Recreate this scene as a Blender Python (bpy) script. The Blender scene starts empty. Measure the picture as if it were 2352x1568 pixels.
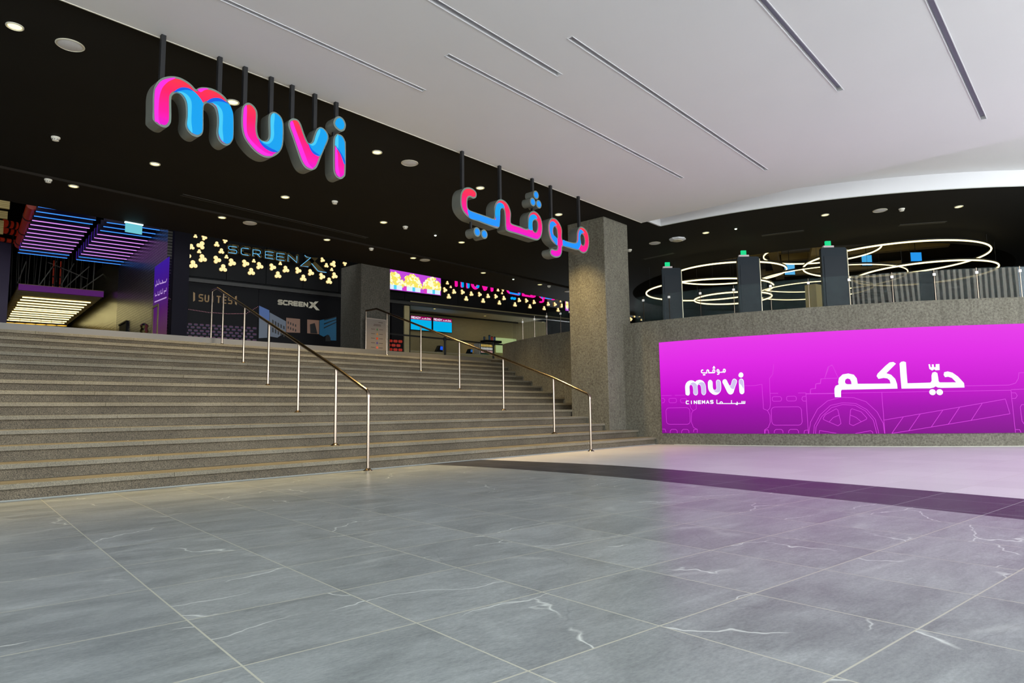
import bpy, bmesh, math, random
from mathutils import Vector, Matrix
from mathutils.geometry import tessellate_polygon
random.seed(7)
PI = math.pi
# ------------------------------------------------------------------ camera
W_, H_ = 2352, 1568
FPX = 1542.6
EYE = Vector((0, 0, 0.7337))
RT = Vector((0.76622, -0.64242, -0.01403)); UP = Vector((-0.05642, -0.08907, 0.99443)); FW = Vector((0.64008, 0.76115, 0.10479))
FW.normalize(); RT = (RT - FW * RT.dot(FW)).normalized(); UP = RT.cross(FW).normalized()
S = bpy.context.scene
COL = S.collection
cd = bpy.data.cameras.new('camera'); cam = bpy.data.objects.new('camera', cd); COL.objects.link(cam)
M = Matrix((RT, UP, -FW)).transposed().to_4x4(); M.translation = EYE
cam.matrix_world = M
cd.sensor_width = 36; cd.lens = FPX / W_ * 36; cd.clip_start = 0.05; cd.clip_end = 200
S.camera = cam
# ------------------------------------------------------------------ light and exposure
S.view_settings.view_transform = 'Standard'; S.view_settings.look = 'None'
S.view_settings.exposure = 0.0; S.view_settings.gamma = 1.0; S.view_settings.use_curve_mapping = False
wd = bpy.data.worlds.new('world'); S.world = wd; wd.use_nodes = True
bg = wd.node_tree.nodes['Background']; bg.inputs[0].default_value = (0.90, 0.955, 0.98, 1); bg.inputs[1].default_value = 7.2
DOWN_W = 720.0          # watts of each warm ceiling downlight
# ------------------------------------------------------------------ frames
TH = math.radians(8.3346)                       # the stair is turned this much against the building grid
SU = Vector((math.cos(TH), math.sin(TH))); SW = Vector((-math.sin(TH), math.cos(TH)))
D, T, R = 7.454, 0.4403, 0.15525                # first nosing, tread, riser
def P(u, w, z=0.0): return Vector((SU.x * u + SW.x * w, SU.y * u + SW.y * w, z))
def ray(x, y): return RT * ((x - 1176) / FPX) - UP * ((y - 784) / FPX) + FW
def at_z(x, y, z): d = ray(x, y); return EYE + d * ((z - EYE.z) / d.z)
def at_y(x, y, Y): d = ray(x, y); return EYE + d * (Y / d.y)
def at_x(x, y, X): d = ray(x, y); return EYE + d * (X / d.x)
def at_w(x, y, w): d = ray(x, y); return EYE + d * (w / (d.x * SW.x + d.y * SW.y))
CC = Vector((23.235, 11.348)); CR = 11.558      # centre and radius of the round terrace wall
def at_c(x, y, r):
    d = ray(x, y); a = d.x * d.x + d.y * d.y; b = -2 * (d.x * CC.x + d.y * CC.y); c = CC.dot(CC) - r * r
    q = EYE + d * ((-b - math.sqrt(max(0, b * b - 4 * a * c))) / (2 * a))
    return math.atan2(q.y - CC.y, q.x - CC.x) % (2 * PI), q.z
def cyl(a, z, r): return Vector((CC.x + r * math.cos(a), CC.y + r * math.sin(a), z))
# ------------------------------------------------------------------ materials
def srgb(c):
    return tuple(((v / 255) / 12.92 if v / 255 <= .04045 else ((v / 255 + .055) / 1.055) ** 2.4) for v in c)
MATS = {}
def mat(name, col=(.5, .5, .5), rough=.5, metal=0.0, emit=None, es=1.0, alpha=1.0, spec=.5):
    if name in MATS: return MATS[name]
    m = bpy.data.materials.new(name); m.use_nodes = True; b = m.node_tree.nodes['Principled BSDF']
    b.inputs['Base Color'].default_value = (*col, 1); b.inputs['Roughness'].default_value = rough; b.inputs['Metallic'].default_value = metal
    b.inputs['Specular IOR Level'].default_value = spec
    if emit: b.inputs['Emission Color'].default_value = (*emit, 1); b.inputs['Emission Strength'].default_value = es
    MATS[name] = m; return m
class N:
    def __init__(s, m): s.m = m; s.t = m.node_tree; s.b = s.t.nodes['Principled BSDF']
    def n(s, typ, **k):
        o = s.t.nodes.new(typ)
        for a, v in k.items():
            if a.startswith('i_'): o.inputs[a[2:].replace('_', ' ')].default_value = v
            else: setattr(o, a, v)
        return o
    def l(s, a, b): s.t.links.new(a, b)
    def co(s, scale=(1, 1, 1), rot=(0, 0, 0), loc=(0, 0, 0)):
        t = s.n('ShaderNodeTexCoord'); mp = s.n('ShaderNodeMapping'); mp.inputs['Scale'].default_value = scale; mp.inputs['Rotation'].default_value = rot; mp.inputs['Location'].default_value = loc
        s.l(t.outputs['Object'], mp.inputs['Vector']); return mp.outputs['Vector']
    def noise(s, vec, scale, detail=4, rough=.55, dist=0.0):
        o = s.n('ShaderNodeTexNoise'); o.inputs['Scale'].default_value = scale; o.inputs['Detail'].default_value = detail; o.inputs['Roughness'].default_value = rough; o.inputs['Distortion'].default_value = dist
        s.l(vec, o.inputs['Vector']); return o.outputs['Fac']
    def ramp(s, fac, stops):
        o = s.n('ShaderNodeValToRGB'); e = o.color_ramp.elements
        while len(e) < len(stops): e.new(.5)
        for el, (p, c) in zip(e, stops): el.position = p; el.color = (*c, 1) if len(c) == 3 else c
        s.l(fac, o.inputs['Fac']); return o.outputs['Color']
    def mix(s, fac, a, b, mode='MIX'):
        o = s.n('ShaderNodeMix', data_type='RGBA', blend_type=mode)
        for sock, v in ((o.inputs[0], fac), (o.inputs[6], a), (o.inputs[7], b)):
            if isinstance(v, (int, float)): sock.default_value = v
            elif isinstance(v, tuple): sock.default_value = (*v, 1)
            else: s.l(v, sock)
        return o.outputs[2]
    def math(s, op, a, b=None):
        o = s.n('ShaderNodeMath', operation=op)
        for i, v in enumerate((a, b)):
            if v is None: continue
            if isinstance(v, (int, float)): o.inputs[i].default_value = v
            else: s.l(v, o.inputs[i])
        return o.outputs[0]
    def bump(s, h, st=.2, dist=.01):
        o = s.n('ShaderNodeBump'); o.inputs['Strength'].default_value = st; o.inputs['Distance'].default_value = dist; s.l(h, o.inputs['Height']); s.l(o.outputs['Normal'], s.b.inputs['Normal'])
def tile_mat(name, c1, c2, grout, vein, rough, veinamt, joint=.0034, streak=.25):
    m = mat(name, rough=rough); k = N(m); v = k.co(loc=(-.7141, -5.6783, 0))
    br = k.n('ShaderNodeTexBrick', offset=0.0, squash=1.0); k.l(v, br.inputs['Vector'])
    for nm, val in (('Scale', 1.0), ('Mortar Size', joint), ('Mortar Smooth', .1), ('Bias', 0.0), ('Brick Width', .6), ('Row Height', .5952)): br.inputs[nm].default_value = val
    br.inputs['Color1'].default_value = (*c1, 1); br.inputs['Color2'].default_value = (*c2, 1); br.inputs['Mortar'].default_value = (*grout, 1)
    # every tile gets its own piece of stone: shift the pattern by a random amount per tile
    sx = k.n('ShaderNodeSeparateXYZ'); k.l(v, sx.inputs[0]); cb = k.n('ShaderNodeCombineXYZ')
    k.l(k.math('FLOOR', k.math('DIVIDE', sx.outputs[0], .6)), cb.inputs[0]); k.l(k.math('FLOOR', k.math('DIVIDE', sx.outputs[1], .5952)), cb.inputs[1])
    wn = k.n('ShaderNodeTexWhiteNoise'); k.l(cb.outputs[0], wn.inputs['Vector']); sc = k.n('ShaderNodeVectorMath', operation='SCALE'); k.l(wn.outputs['Color'], sc.inputs[0]); sc.inputs['Scale'].default_value = 37.0
    ad = k.n('ShaderNodeVectorMath', operation='ADD'); k.l(v, ad.inputs[0]); k.l(sc.outputs[0], ad.inputs[1]); tv = ad.outputs[0]
    def mp(scale, rot=0.0):
        o = k.n('ShaderNodeMapping'); o.inputs['Scale'].default_value = scale; o.inputs['Rotation'].default_value = (0, 0, rot); k.l(tv, o.inputs['Vector']); return o.outputs['Vector']
    st = k.noise(mp((1.6, 7, 1), .12), 2.6, 7, .66, .8); st2 = k.noise(mp((1.2, 2.2, 1), -.3), 1.3, 5, .6, 1.0); fine = k.noise(mp((1, 2, 1)), 45, 5, .75)
    base = k.mix(streak, br.outputs['Color'], k.ramp(st, [(.25, (.15, .15, .15)), (.75, (.85, .85, .85))]), 'SOFT_LIGHT')
    base = k.mix(streak, base, k.ramp(st2, [(.35, (.15, .15, .15)), (.65, (.85, .85, .85))]), 'SOFT_LIGHT')
    base = k.mix(streak * 1.4, base, k.ramp(fine, [(.3, (.2, .2, .2)), (.7, (.8, .8, .8))]), 'SOFT_LIGHT')
    def veins(scale, th, gate0, dist, rot):
        nz = k.n('ShaderNodeTexNoise'); nz.inputs['Scale'].default_value = 3.5; nz.inputs['Detail'].default_value = 3; k.l(mp((1, 1, 1)), nz.inputs['Vector'])
        sb = k.n('ShaderNodeVectorMath', operation='SCALE'); k.l(nz.outputs['Color'], sb.inputs[0]); sb.inputs['Scale'].default_value = dist
        a2 = k.n('ShaderNodeVectorMath', operation='ADD'); k.l(mp((.6, 1.4, 1), rot), a2.inputs[0]); k.l(sb.outputs[0], a2.inputs[1])
        vo = k.n('ShaderNodeTexVoronoi', feature='DISTANCE_TO_EDGE', voronoi_dimensions='2D'); vo.inputs['Scale'].default_value = scale; k.l(a2.outputs[0], vo.inputs['Vector'])
        g = k.ramp(k.noise(mp((1, 1, 1), rot), 1.5, 1), [(gate0, (0, 0, 0)), (gate0 + .05, (1, 1, 1))])
        return k.math('MULTIPLY', k.ramp(vo.outputs['Distance'], [(0, (1, 1, 1)), (th, (0, 0, 0))]), g)
    out = k.mix(k.math('MULTIPLY', veins(1.1, .007, .50, .22, .7), .30 if veinamt > .6 else .06), base, (c1[0] * .4, c1[1] * .4, c1[2] * .4))
    out = k.mix(k.math('MULTIPLY', veins(.8, .006, .47, .30, .2), veinamt), out, vein)
    out = k.mix(k.math('MULTIPLY', veins(.55, .022, .50, .22, -.25), veinamt * .22), out, vein)
    mort = k.mix(br.outputs['Fac'], out, grout); k.l(mort, k.b.inputs['Base Color'])
    rr = k.math('ADD', k.math('MULTIPLY', st2, .04), rough - .02); k.l(rr, k.b.inputs['Roughness'])
    k.bump(k.math('SUBTRACT', k.math('MULTIPLY', st, .04), br.outputs['Fac']), .15, .001)
    return m
M_TILE = tile_mat('grey_stone_tile', (.25, .275, .275), (.29, .315, .315), (.50, .50, .41), (.74, .78, .74), .33, .85, streak=.36)
M_CREAM = tile_mat('cream_stone_tile', (.60, .59, .60), (.66, .65, .66), (.55, .53, .5), (.42, .40, .42), .33, .16, streak=.05)
M_BAND = tile_mat('dark_stone_tile', (.030, .031, .040), (.042, .043, .052), (.30, .30, .33), (.14, .14, .17), .38, .5)
M_BAND.node_tree.nodes['Principled BSDF'].inputs['Specular IOR Level'].default_value = .3
def speckle(name, c, c2, rough=.7, scale=260, contrast=.45):
    m = mat(name, c, rough); k = N(m); v = k.co()
    a = k.noise(v, scale, 3, .8); b = k.noise(v, 1.5, 5, .6); big = k.ramp(b, [(.35, c), (.68, c2)])
    o = k.mix(contrast, big, k.ramp(a, [(.40, (0, 0, 0)), (.60, (1, 1, 1))]), 'OVERLAY')
    f = k.noise(v, 90, 2, .5); o = k.mix(k.ramp(f, [(.72, (0, 0, 0)), (.76, (1, 1, 1))]), o, (.30, .29, .26))
    k.l(o, k.b.inputs['Base Color']); k.bump(a, .35, .004); return m
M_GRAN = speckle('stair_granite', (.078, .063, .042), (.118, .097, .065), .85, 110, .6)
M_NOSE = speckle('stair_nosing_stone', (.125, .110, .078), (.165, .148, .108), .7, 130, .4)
def concrete(name, c, c2, rough=.85):
    m = mat(name, c, rough); k = N(m); v = k.co((1, 1, .35))
    a = k.noise(v, 3.0, 7, .65, .4); b = k.noise(k.co(), 28, 6, .8)
    o = k.mix(a, c, c2); o = k.mix(.8, o, k.ramp(b, [(.3, (0, 0, 0)), (.7, (1, 1, 1))]), 'SOFT_LIGHT')
    st = k.noise(k.co((1, 1, .12)), 6, 4, .6); o = k.mix(k.math('MULTIPLY', k.ramp(st, [(.58, (0, 0, 0)), (.7, (1, 1, 1))]), .35), o, (c[0] * .5, c[1] * .5, c[2] * .5))
    k.l(o, k.b.inputs['Base Color']); k.bump(b, .5, .006); return m
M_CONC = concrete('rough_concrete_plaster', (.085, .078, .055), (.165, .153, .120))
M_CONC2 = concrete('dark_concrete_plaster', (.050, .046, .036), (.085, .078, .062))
M_WHITE = mat('white_ceiling_paint', (.62, .61, .60), .7); k_ = N(M_WHITE); k_.l(k_.mix(k_.noise(k_.co(), .5, 4), (.60, .60, .595), (.66, .648, .645)), k_.b.inputs['Base Color'])
M_FASC = mat('white_fascia_paint', (.60, .60, .61), .5)
M_BLACK = mat('black_ceiling_paint', (.0105, .0098, .0080), .8, spec=.15); k_ = N(M_BLACK); k_.l(k_.mix(k_.noise(k_.co(), 1.2, 5), (.009, .0085, .007), (.013, .012, .0095)), k_.b.inputs['Base Color'])
M_BLACK2 = mat('brown_black_ceiling_paint', (.015, .0115, .008), .75, spec=.15); k_ = N(M_BLACK2); k_.l(k_.mix(k_.noise(k_.co(), 1.2, 5), (.012, .0095, .0065), (.018, .0135, .009)), k_.b.inputs['Base Color'])
M_DARK = mat('dark_panel', (.010, .010, .011), .6, spec=.15); k_ = N(M_DARK); k_.l(k_.mix(k_.noise(k_.co(), 3, 3), (.004, .004, .0045), (.008, .008, .0085)), k_.b.inputs['Base Color'])
M_GLOSSY = mat('glossy_dark_ceiling', (.09, .06, .02), .12, .0, spec=.8); k_ = N(M_GLOSSY); k_.l(k_.mix(k_.noise(k_.co((.3, 2, 1)), 1, 3), (.06, .043, .014), (.16, .115, .04)), k_.b.inputs['Base Color'])
M_STEEL = mat('brushed_steel', (.26, .21, .165), .26, 1.0); k_ = N(M_STEEL); k_.l(k_.math('ADD', k_.math('MULTIPLY', k_.noise(k_.co((1, 1, 30)), 8), .15), .15), k_.b.inputs['Roughness'])
M_STRUT = mat('black_strut_metal', (.012, .012, .013), .5, .3); k_ = N(M_STRUT); k_.l(k_.math('ADD', k_.math('MULTIPLY', k_.noise(k_.co(), 8), .2), .4), k_.b.inputs['Roughness'])
M_LSIDE = mat('letter_side_metal', (.12, .125, .11), .45, .2); k_ = N(M_LSIDE); k_.l(k_.mix(k_.noise(k_.co(), 5), (.10, .105, .09), (.15, .155, .135)), k_.b.inputs['Base Color'])
M_RIM = mat('letter_rim', (.10, .14, .12), .4, emit=srgb((90, 120, 100)), es=.2); k_ = N(M_RIM); k_.l(k_.mix(k_.noise(k_.co(), 3), (.09, .13, .11), (.13, .14, .125)), k_.b.inputs['Base Color'])
M_BEIGE = mat('beige_wall_paint', (.42, .35, .18), .6); k_ = N(M_BEIGE); k_.l(k_.mix(k_.noise(k_.co((1, 1, 4)), 6, 4), (.33, .27, .13), (.42, .35, .18)), k_.b.inputs['Base Color'])
M_BRICK = mat('glossy_dark_brick', (.05, .045, .04), .28); k_ = N(M_BRICK); b_ = k_.n('ShaderNodeTexBrick'); s_n = k_.n('ShaderNodeSeparateXYZ'); k_.l(k_.co(), s_n.inputs[0]); c_n = k_.n('ShaderNodeCombineXYZ'); k_.l(s_n.outputs[1], c_n.inputs[0]); k_.l(s_n.outputs[2], c_n.inputs[1]); k_.l(c_n.outputs[0], b_.inputs['Vector'])
for nm, val in (('Scale', 1.0), ('Mortar Size', .014), ('Brick Width', .24), ('Row Height', .085), ('Mortar Smooth', .2)): b_.inputs[nm].default_value = val
b_.inputs['Color1'].default_value = (.20, .19, .17, 1); b_.inputs['Color2'].default_value = (.14, .13, .12, 1); b_.inputs['Mortar'].default_value = (.01, .01, .01, 1)
k_.l(b_.outputs['Color'], k_.b.inputs['Base Color']); k_.bump(k_.math('MULTIPLY', b_.outputs['Fac'], -1), .8, .012)
M_GLASS = mat('clear_glass', (.09, .13, .13), .03); M_GLASS.node_tree.nodes['Principled BSDF'].inputs['Alpha'].default_value = .07; M_GLASS.node_tree.nodes['Principled BSDF'].inputs['Specular IOR Level'].default_value = .06
k_ = N(M_GLASS); k_.l(k_.math('ADD', k_.math('MULTIPLY', k_.noise(k_.co(), 2), .03), .02), k_.b.inputs['Roughness'])
def emis(name, c, s=1.0, c2=None, z0=0, z1=1, base=(.003, .003, .003)):
    """lit sign face; with c2 the printed colour runs from c2 (bottom) to c (top)"""
    if name in MATS: return MATS[name]
    m = mat(name, base, .5, emit=srgb(c), es=s, spec=.12); k = N(m)
    if c2 is not None:
        t = k.n('ShaderNodeTexCoord'); sp = k.n('ShaderNodeSeparateXYZ'); k.l(t.outputs['Object'], sp.inputs[0])
        mr = k.n('ShaderNodeMapRange'); k.l(sp.outputs[2], mr.inputs[0]); mr.inputs[1].default_value = z0; mr.inputs[2].default_value = z1
        stops = [(0, srgb(c2)), (1, srgb(c))] if not isinstance(c2, list) else c2
        k.l(k.ramp(mr.outputs[0], stops), k.b.inputs['Emission Color'])
    else:
        k.l(k.mix(k.noise(k.co(), 1.3, 2), tuple(v * .94 for v in srgb(c)), srgb(c)), k.b.inputs['Emission Color'])
    return m
# ------------------------------------------------------------------ mesh helpers
def link(name, me, m, parent=None, loc=None):
    o = bpy.data.objects.new(name, me); COL.objects.link(o)
    if m is not None:
        for x in (m if isinstance(m, (list, tuple)) else [m]): me.materials.append(x)
    if parent is not None: o.parent = parent
    if loc is not None: o.location = loc
    return o
class MB:
    def __init__(s): s.v = []; s.f = []; s.mi = []
    def add(s, vs, fs, mi=0):
        b = len(s.v); s.v += [tuple(x) for x in vs]; s.f += [tuple(i + b for i in f) for f in fs]; s.mi += [mi] * len(fs)
    def box(s, c, sz, ax=None, mi=0):
        ax = ax or (Vector((1, 0, 0)), Vector((0, 1, 0)), Vector((0, 0, 1))); c = Vector(c)
        vs = [c + ax[0] * (sz[0] / 2 * i) + ax[1] * (sz[1] / 2 * j) + ax[2] * (sz[2] / 2 * k) for k in (-1, 1) for j in (-1, 1) for i in (-1, 1)]
        s.add(vs, [(0, 2, 3, 1), (4, 5, 7, 6), (0, 1, 5, 4), (2, 6, 7, 3), (0, 4, 6, 2), (1, 3, 7, 5)], mi)
    def quad(s, a, b, c, d, mi=0): s.add([a, b, c, d], [(0, 1, 2, 3)], mi)
    def tube(s, pts, r, n=10, mi=0, caps=True, closed=False):
        pts = [Vector(p) for p in pts]; rings = []; L = len(pts); prev = None
        for i, p in enumerate(pts):
            if closed: d = (pts[(i + 1) % L] - pts[i - 1])
            else: d = (pts[min(i + 1, L - 1)] - pts[max(i - 1, 0)])
            d.normalize()
            if prev is None:
                a = Vector((0, 0, 1)) if abs(d.z) < .9 else Vector((1, 0, 0)); x = d.cross(a).normalized()
            else: x = (prev - d * prev.dot(d)).normalized()
            prev = x; y = d.cross(x); rr = r[i] if isinstance(r, (list, tuple)) else r
            rings.append([p + (x * math.cos(2 * PI * j / n) + y * math.sin(2 * PI * j / n)) * rr for j in range(n)])
        vs = [v for q in rings for v in q]; fs = []
        for i in range(L if closed else L - 1):
            a, b = i * n, ((i + 1) % L) * n
            for j in range(n): fs.append((a + j, a + (j + 1) % n, b + (j + 1) % n, b + j))
        if caps and not closed: fs += [tuple(range(n))[::-1], tuple(range((L - 1) * n, L * n))]
        s.add(vs, fs, mi)
    def lathe(s, c, prof, n=24, axis=Vector((0, 0, 1)), mi=0):
        axis = Vector(axis).normalized(); a = Vector((0, 0, 1)) if abs(axis.z) < .9 else Vector((1, 0, 0)); x = axis.cross(a).normalized(); y = axis.cross(x); c = Vector(c)
        vs = [c + axis * h + (x * math.cos(2 * PI * j / n) + y * math.sin(2 * PI * j / n)) * max(r, 1e-4) for r, h in prof for j in range(n)]
        fs = [(i * n + j, i * n + (j + 1) % n, (i + 1) * n + (j + 1) % n, (i + 1) * n + j) for i in range(len(prof) - 1) for j in range(n)]
        fs += [tuple(range(n))[::-1], tuple(range((len(prof) - 1) * n, len(prof) * n))]
        s.add(vs, fs, mi)
    def poly(s, outer, holes, f3, mi=0, flip=False):
        """flat filled polygon with holes; f3 maps 2D to 3D"""
        loops = [outer] + list(holes); allp = [q for l in loops for q in l]
        tr = tessellate_polygon([[Vector((q[0], q[1], 0)) for q in l] for l in loops])
        out = []
        for t in tr:
            a, b, c = (allp[i] for i in t); ar = (b[0] - a[0]) * (c[1] - a[1]) - (b[1] - a[1]) * (c[0] - a[0])
            if abs(ar) < 1e-12: continue
            out.append(tuple(t) if (ar > 0) != flip else tuple(t)[::-1])
        s.add([f3(*q) for q in allp], out, mi)
    def prism(s, outer, holes, f3, g3, mi=0, side=0, back=None):
        """solid between the polygon at f3 (front) and at g3 (back)"""
        s.poly(outer, holes, f3, mi); s.poly(outer, holes, g3, side if back is None else back, True)
        for l in [outer] + list(holes):
            n = len(l); s.add([f3(*q) for q in l] + [g3(*q) for q in l], [(i, i + n, (i + 1) % n + n, (i + 1) % n) for i in range(n)], side)
    def place(s, name, m, loc):
        """geometry already local: build it and move it to loc"""
        o = s.build(name, m); o.location = loc; return o
    def build(s, name, m, parent=None, origin=None, smooth=False):
        me = bpy.data.meshes.new(name); o3 = Vector(origin) if origin is not None else Vector((0, 0, 0))
        me.from_pydata([tuple(Vector(v) - o3) for v in s.v], [], s.f)
        for p, i in zip(me.polygons, s.mi): p.material_index = i; p.use_smooth = smooth
        me.validate(); me.update()
        bm = bmesh.new(); bm.from_mesh(me); bmesh.ops.remove_doubles(bm, verts=bm.verts, dist=1e-5)
        bmesh.ops.recalc_face_normals(bm, faces=bm.faces); bm.to_mesh(me); bm.free()
        if smooth:
            try: me.set_sharp_from_angle(angle=math.radians(40))
            except Exception: pass
        return link(name, me, m, parent, o3 if origin is not None else None)
def tag(o, label, cat, group=None, kind=None):
    o['label'] = label; o['category'] = cat
    if group: o['group'] = group
    if kind: o['kind'] = kind
    return o
def struct(o, label=None, cat=None):
    o['kind'] = 'structure'
    if label: o['label'] = label
    if cat: o['category'] = cat
    return o
def empty(name, loc, label, cat, group=None):
    o = bpy.data.objects.new(name, None); COL.objects.link(o); o.location = loc; o.empty_display_size = .1
    return tag(o, label, cat, group)
def child(mb, name, m, root, smooth=False):
    """build geometry given in world space as a part of root"""
    return _child(mb, name, m, root, smooth)
def _child(mb, name, m, root, smooth):
    off = Vector(root.location); r = root.parent
    while r is not None: off = off + Vector(r.location); r = r.parent
    mb.v = [tuple(Vector(v) - off) for v in mb.v]
    return mb.build(name, m, root, None, smooth)
def smoothpoly(pts, k=5):
    n = len(pts); out = []
    for i in range(n):
        p0, p1, p2, p3 = pts[i - 1], pts[i], pts[(i + 1) % n], pts[(i + 2) % n]
        for j in range(k):
            t = j / k; q = []
            for a in (0, 1):
                q.append(.5 * (2 * p1[a] + (p2[a] - p0[a]) * t + (2 * p0[a] - 5 * p1[a] + 4 * p2[a] - p3[a]) * t * t + (3 * p1[a] - p0[a] - 3 * p2[a] + p3[a]) * t ** 3))
            out.append(tuple(q))
    return out
def area2(p): return sum(p[i][0] * p[(i + 1) % len(p)][1] - p[(i + 1) % len(p)][0] * p[i][1] for i in range(len(p)))
def inset(pts, d):
    """move every point of a closed outline inwards by d"""
    s = 1 if area2(pts) > 0 else -1; n = len(pts); out = []
    for i in range(n):
        a, b, c = Vector(pts[i - 2]), Vector(pts[i]), Vector(pts[(i + 2) % n]); t = (c - a)
        if t.length < 1e-9: out.append(pts[i]); continue
        t.normalize(); out.append((b.x - t.y * d * s, b.y + t.x * d * s))
    return out
def circ(cx, cy, r, n=28, ry=None): return [(cx + r * math.cos(2 * PI * i / n), cy + (ry or r) * math.sin(2 * PI * i / n)) for i in range(n)]
def rrect(x0, y0, x1, y1, r, n=5):
    out = []
    for cx, cy, a0 in ((x1 - r, y1 - r, 0), (x0 + r, y1 - r, 90), (x0 + r, y0 + r, 180), (x1 - r, y0 + r, 270)):
        out += [(cx + r * math.cos(math.radians(a0 + 90 * j / n)), cy + r * math.sin(math.radians(a0 + 90 * j / n))) for j in range(n + 1)]
    return out
def ribbon(mb, pts, wd, f3, mi=0, closed=False, capn=6):
    """flat stroke of width wd along a 2D polyline, round joints"""
    L = len(pts)
    for i in range(L if closed else L - 1):
        a, b = Vector(pts[i]), Vector(pts[(i + 1) % L]); d = b - a
        if d.length < 1e-9: continue
        d.normalize(); nx = Vector((-d.y, d.x)) * wd / 2
        segs = max(1, int((b - a).length / .35))
        for j in range(segs):
            p, q = a.lerp(b, j / segs), a.lerp(b, (j + 1) / segs)
            mb.add([f3(*(p - nx)), f3(*(q - nx)), f3(*(q + nx)), f3(*(p + nx))], [(0, 1, 2, 3)], mi)
    if capn:
        for p in pts: mb.add([f3(p[0] + wd / 2 * math.cos(2 * PI * j / capn), p[1] + wd / 2 * math.sin(2 * PI * j / capn)) for j in range(capn)], [tuple(range(capn))], mi)
# stroke letters on a 1 x 1 cell (wide technical capitals)
GL = {'S': [[(1, 1), (.15, 1), (0, .88), (0, .62), (.12, .52), (.88, .50), (1, .40), (1, .12), (.88, 0), (0, 0)]],
      'C': [[(1, 1), (.18, 1), (0, .85), (0, .15), (.18, 0), (1, 0)]], 'R': [[(0, 0), (0, 1), (.85, 1), (1, .88), (1, .55), (.85, .42), (0, .42)], [(.55, .42), (1, 0)]],
      'E': [[(1, 1), (0, 1), (0, 0), (1, 0)], [(0, .5), (.9, .5)]], 'N': [[(0, 0), (0, 1), (1, 0), (1, 1)]], 'X': [[(0, 1), (1, 0)], [(1, 1), (0, 0)]],
      'U': [[(0, 1), (0, .2), (.2, 0), (.8, 0), (1, .2), (1, 1)]], 'I': [[(.5, 0), (.5, 1)]], 'T': [[(0, 1), (1, 1)], [(.5, 1), (.5, 0)]],
      'A': [[(0, 0), (.5, 1), (1, 0)], [(.2, .35), (.8, .35)]], 'D': [[(0, 0), (0, 1), (.7, 1), (1, .75), (1, .25), (.7, 0), (0, 0)]],
      'Y': [[(0, 1), (.5, .5), (1, 1)], [(.5, .5), (.5, 0)]], 'M': [[(0, 0), (0, 1), (.5, .35), (1, 1), (1, 0)]]}
def word(mb, txt, x0, z0, w, h, gap, wd, f3, mi=0):
    n = len(txt); cw = (w - gap * (n - 1)) / n
    for i, ch in enumerate(txt):
        ox = x0 + i * (cw + gap)
        for st in GL[ch]: ribbon(mb, [(ox + a * cw, z0 + b * h) for a, b in st], wd, f3, mi)

# ================================================================== FLOOR
def curve_pts(pts, k=8):
    out = []; pts = [(2 * pts[0][0] - pts[1][0], 2 * pts[0][1] - pts[1][1])] + pts + [(2 * pts[-1][0] - pts[-2][0], 2 * pts[-1][1] - pts[-2][1])]
    for i in range(1, len(pts) - 2):
        p0, p1, p2, p3 = pts[i - 1:i + 3]
        for j in range(k):
            t = j / k; out.append(tuple(.5 * (2 * p1[a] + (p2[a] - p0[a]) * t + (2 * p0[a] - 5 * p1[a] + 4 * p2[a] - p3[a]) * t * t + (3 * p1[a] - p0[a] - 3 * p2[a] + p3[a]) * t ** 3) for a in (0, 1)))
    out.append(pts[-2]); return out
near = curve_pts([(5.20, 8.85), (5.39, 8.27), (5.64, 7.2), (5.77, 5.18), (5.60, 3.2), (5.36, 1.27), (4.9, -1.5), (3.9, -5), (2.3, -9)])
far = curve_pts([(6.35, 9.0), (6.49, 8.54), (6.96, 6.25), (6.80, 3.9), (6.54, 1.54), (6.05, -1.5), (5.05, -5), (3.4, -9)])
fl = lambda x, y: Vector((x, y, 0))
mb = MB(); mb.poly([(-16, -9)] + near[::-1] + [(5.2, 12), (-16, 9)], [], fl)
struct(mb.build('floor_grey', M_TILE), 'grey stone tile floor with white veins in front of the stairs', 'floor')
mb = MB(); mb.poly(near + far[::-1], [], fl); struct(mb.build('floor_band', M_BAND), 'curved dark stone band crossing the floor', 'floor')
mb = MB(); mb.poly([(5.2, 9.9), (5.3, 8.95)] + far + [(30, -9), (30, 12), (5.2, 12)], [], fl)
struct(mb.build('floor_cream', M_CREAM), 'pale cream stone floor in front of the curved LED wall', 'floor')
LZ = 15 * R
WT = D + 14 * T
mb = MB(); mb.box((11, 30, LZ - .06), (36, 34, .12)); 
mb2 = MB(); pts = [P(-8, WT - .01), P(14.2, WT - .01), P(17.5, 14.5), P(22, 14.5), Vector((34, 46, 0)), Vector((-12, 46, 0))]
mb2.prism([(p.x, p.y) for p in pts], [], lambda x, y: Vector((x, y, LZ)), lambda x, y: Vector((x, y, LZ - .12)))
struct(mb2.build('floor_lobby', mat('lobby_floor', (.12, .11, .095), .35)), 'dark lobby floor at the top of the stairs', 'floor')
mb = MB(); mb.prism(circ(CC.x, CC.y, CR - .25, 96), [], lambda x, y: Vector((x, y, LZ - .002)), lambda x, y: Vector((x, y, LZ - .15)))
struct(mb.build('floor_terrace', mat('terrace_floor', (.10, .095, .085), .4)), 'raised floor behind the curved parapet', 'floor')

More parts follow.
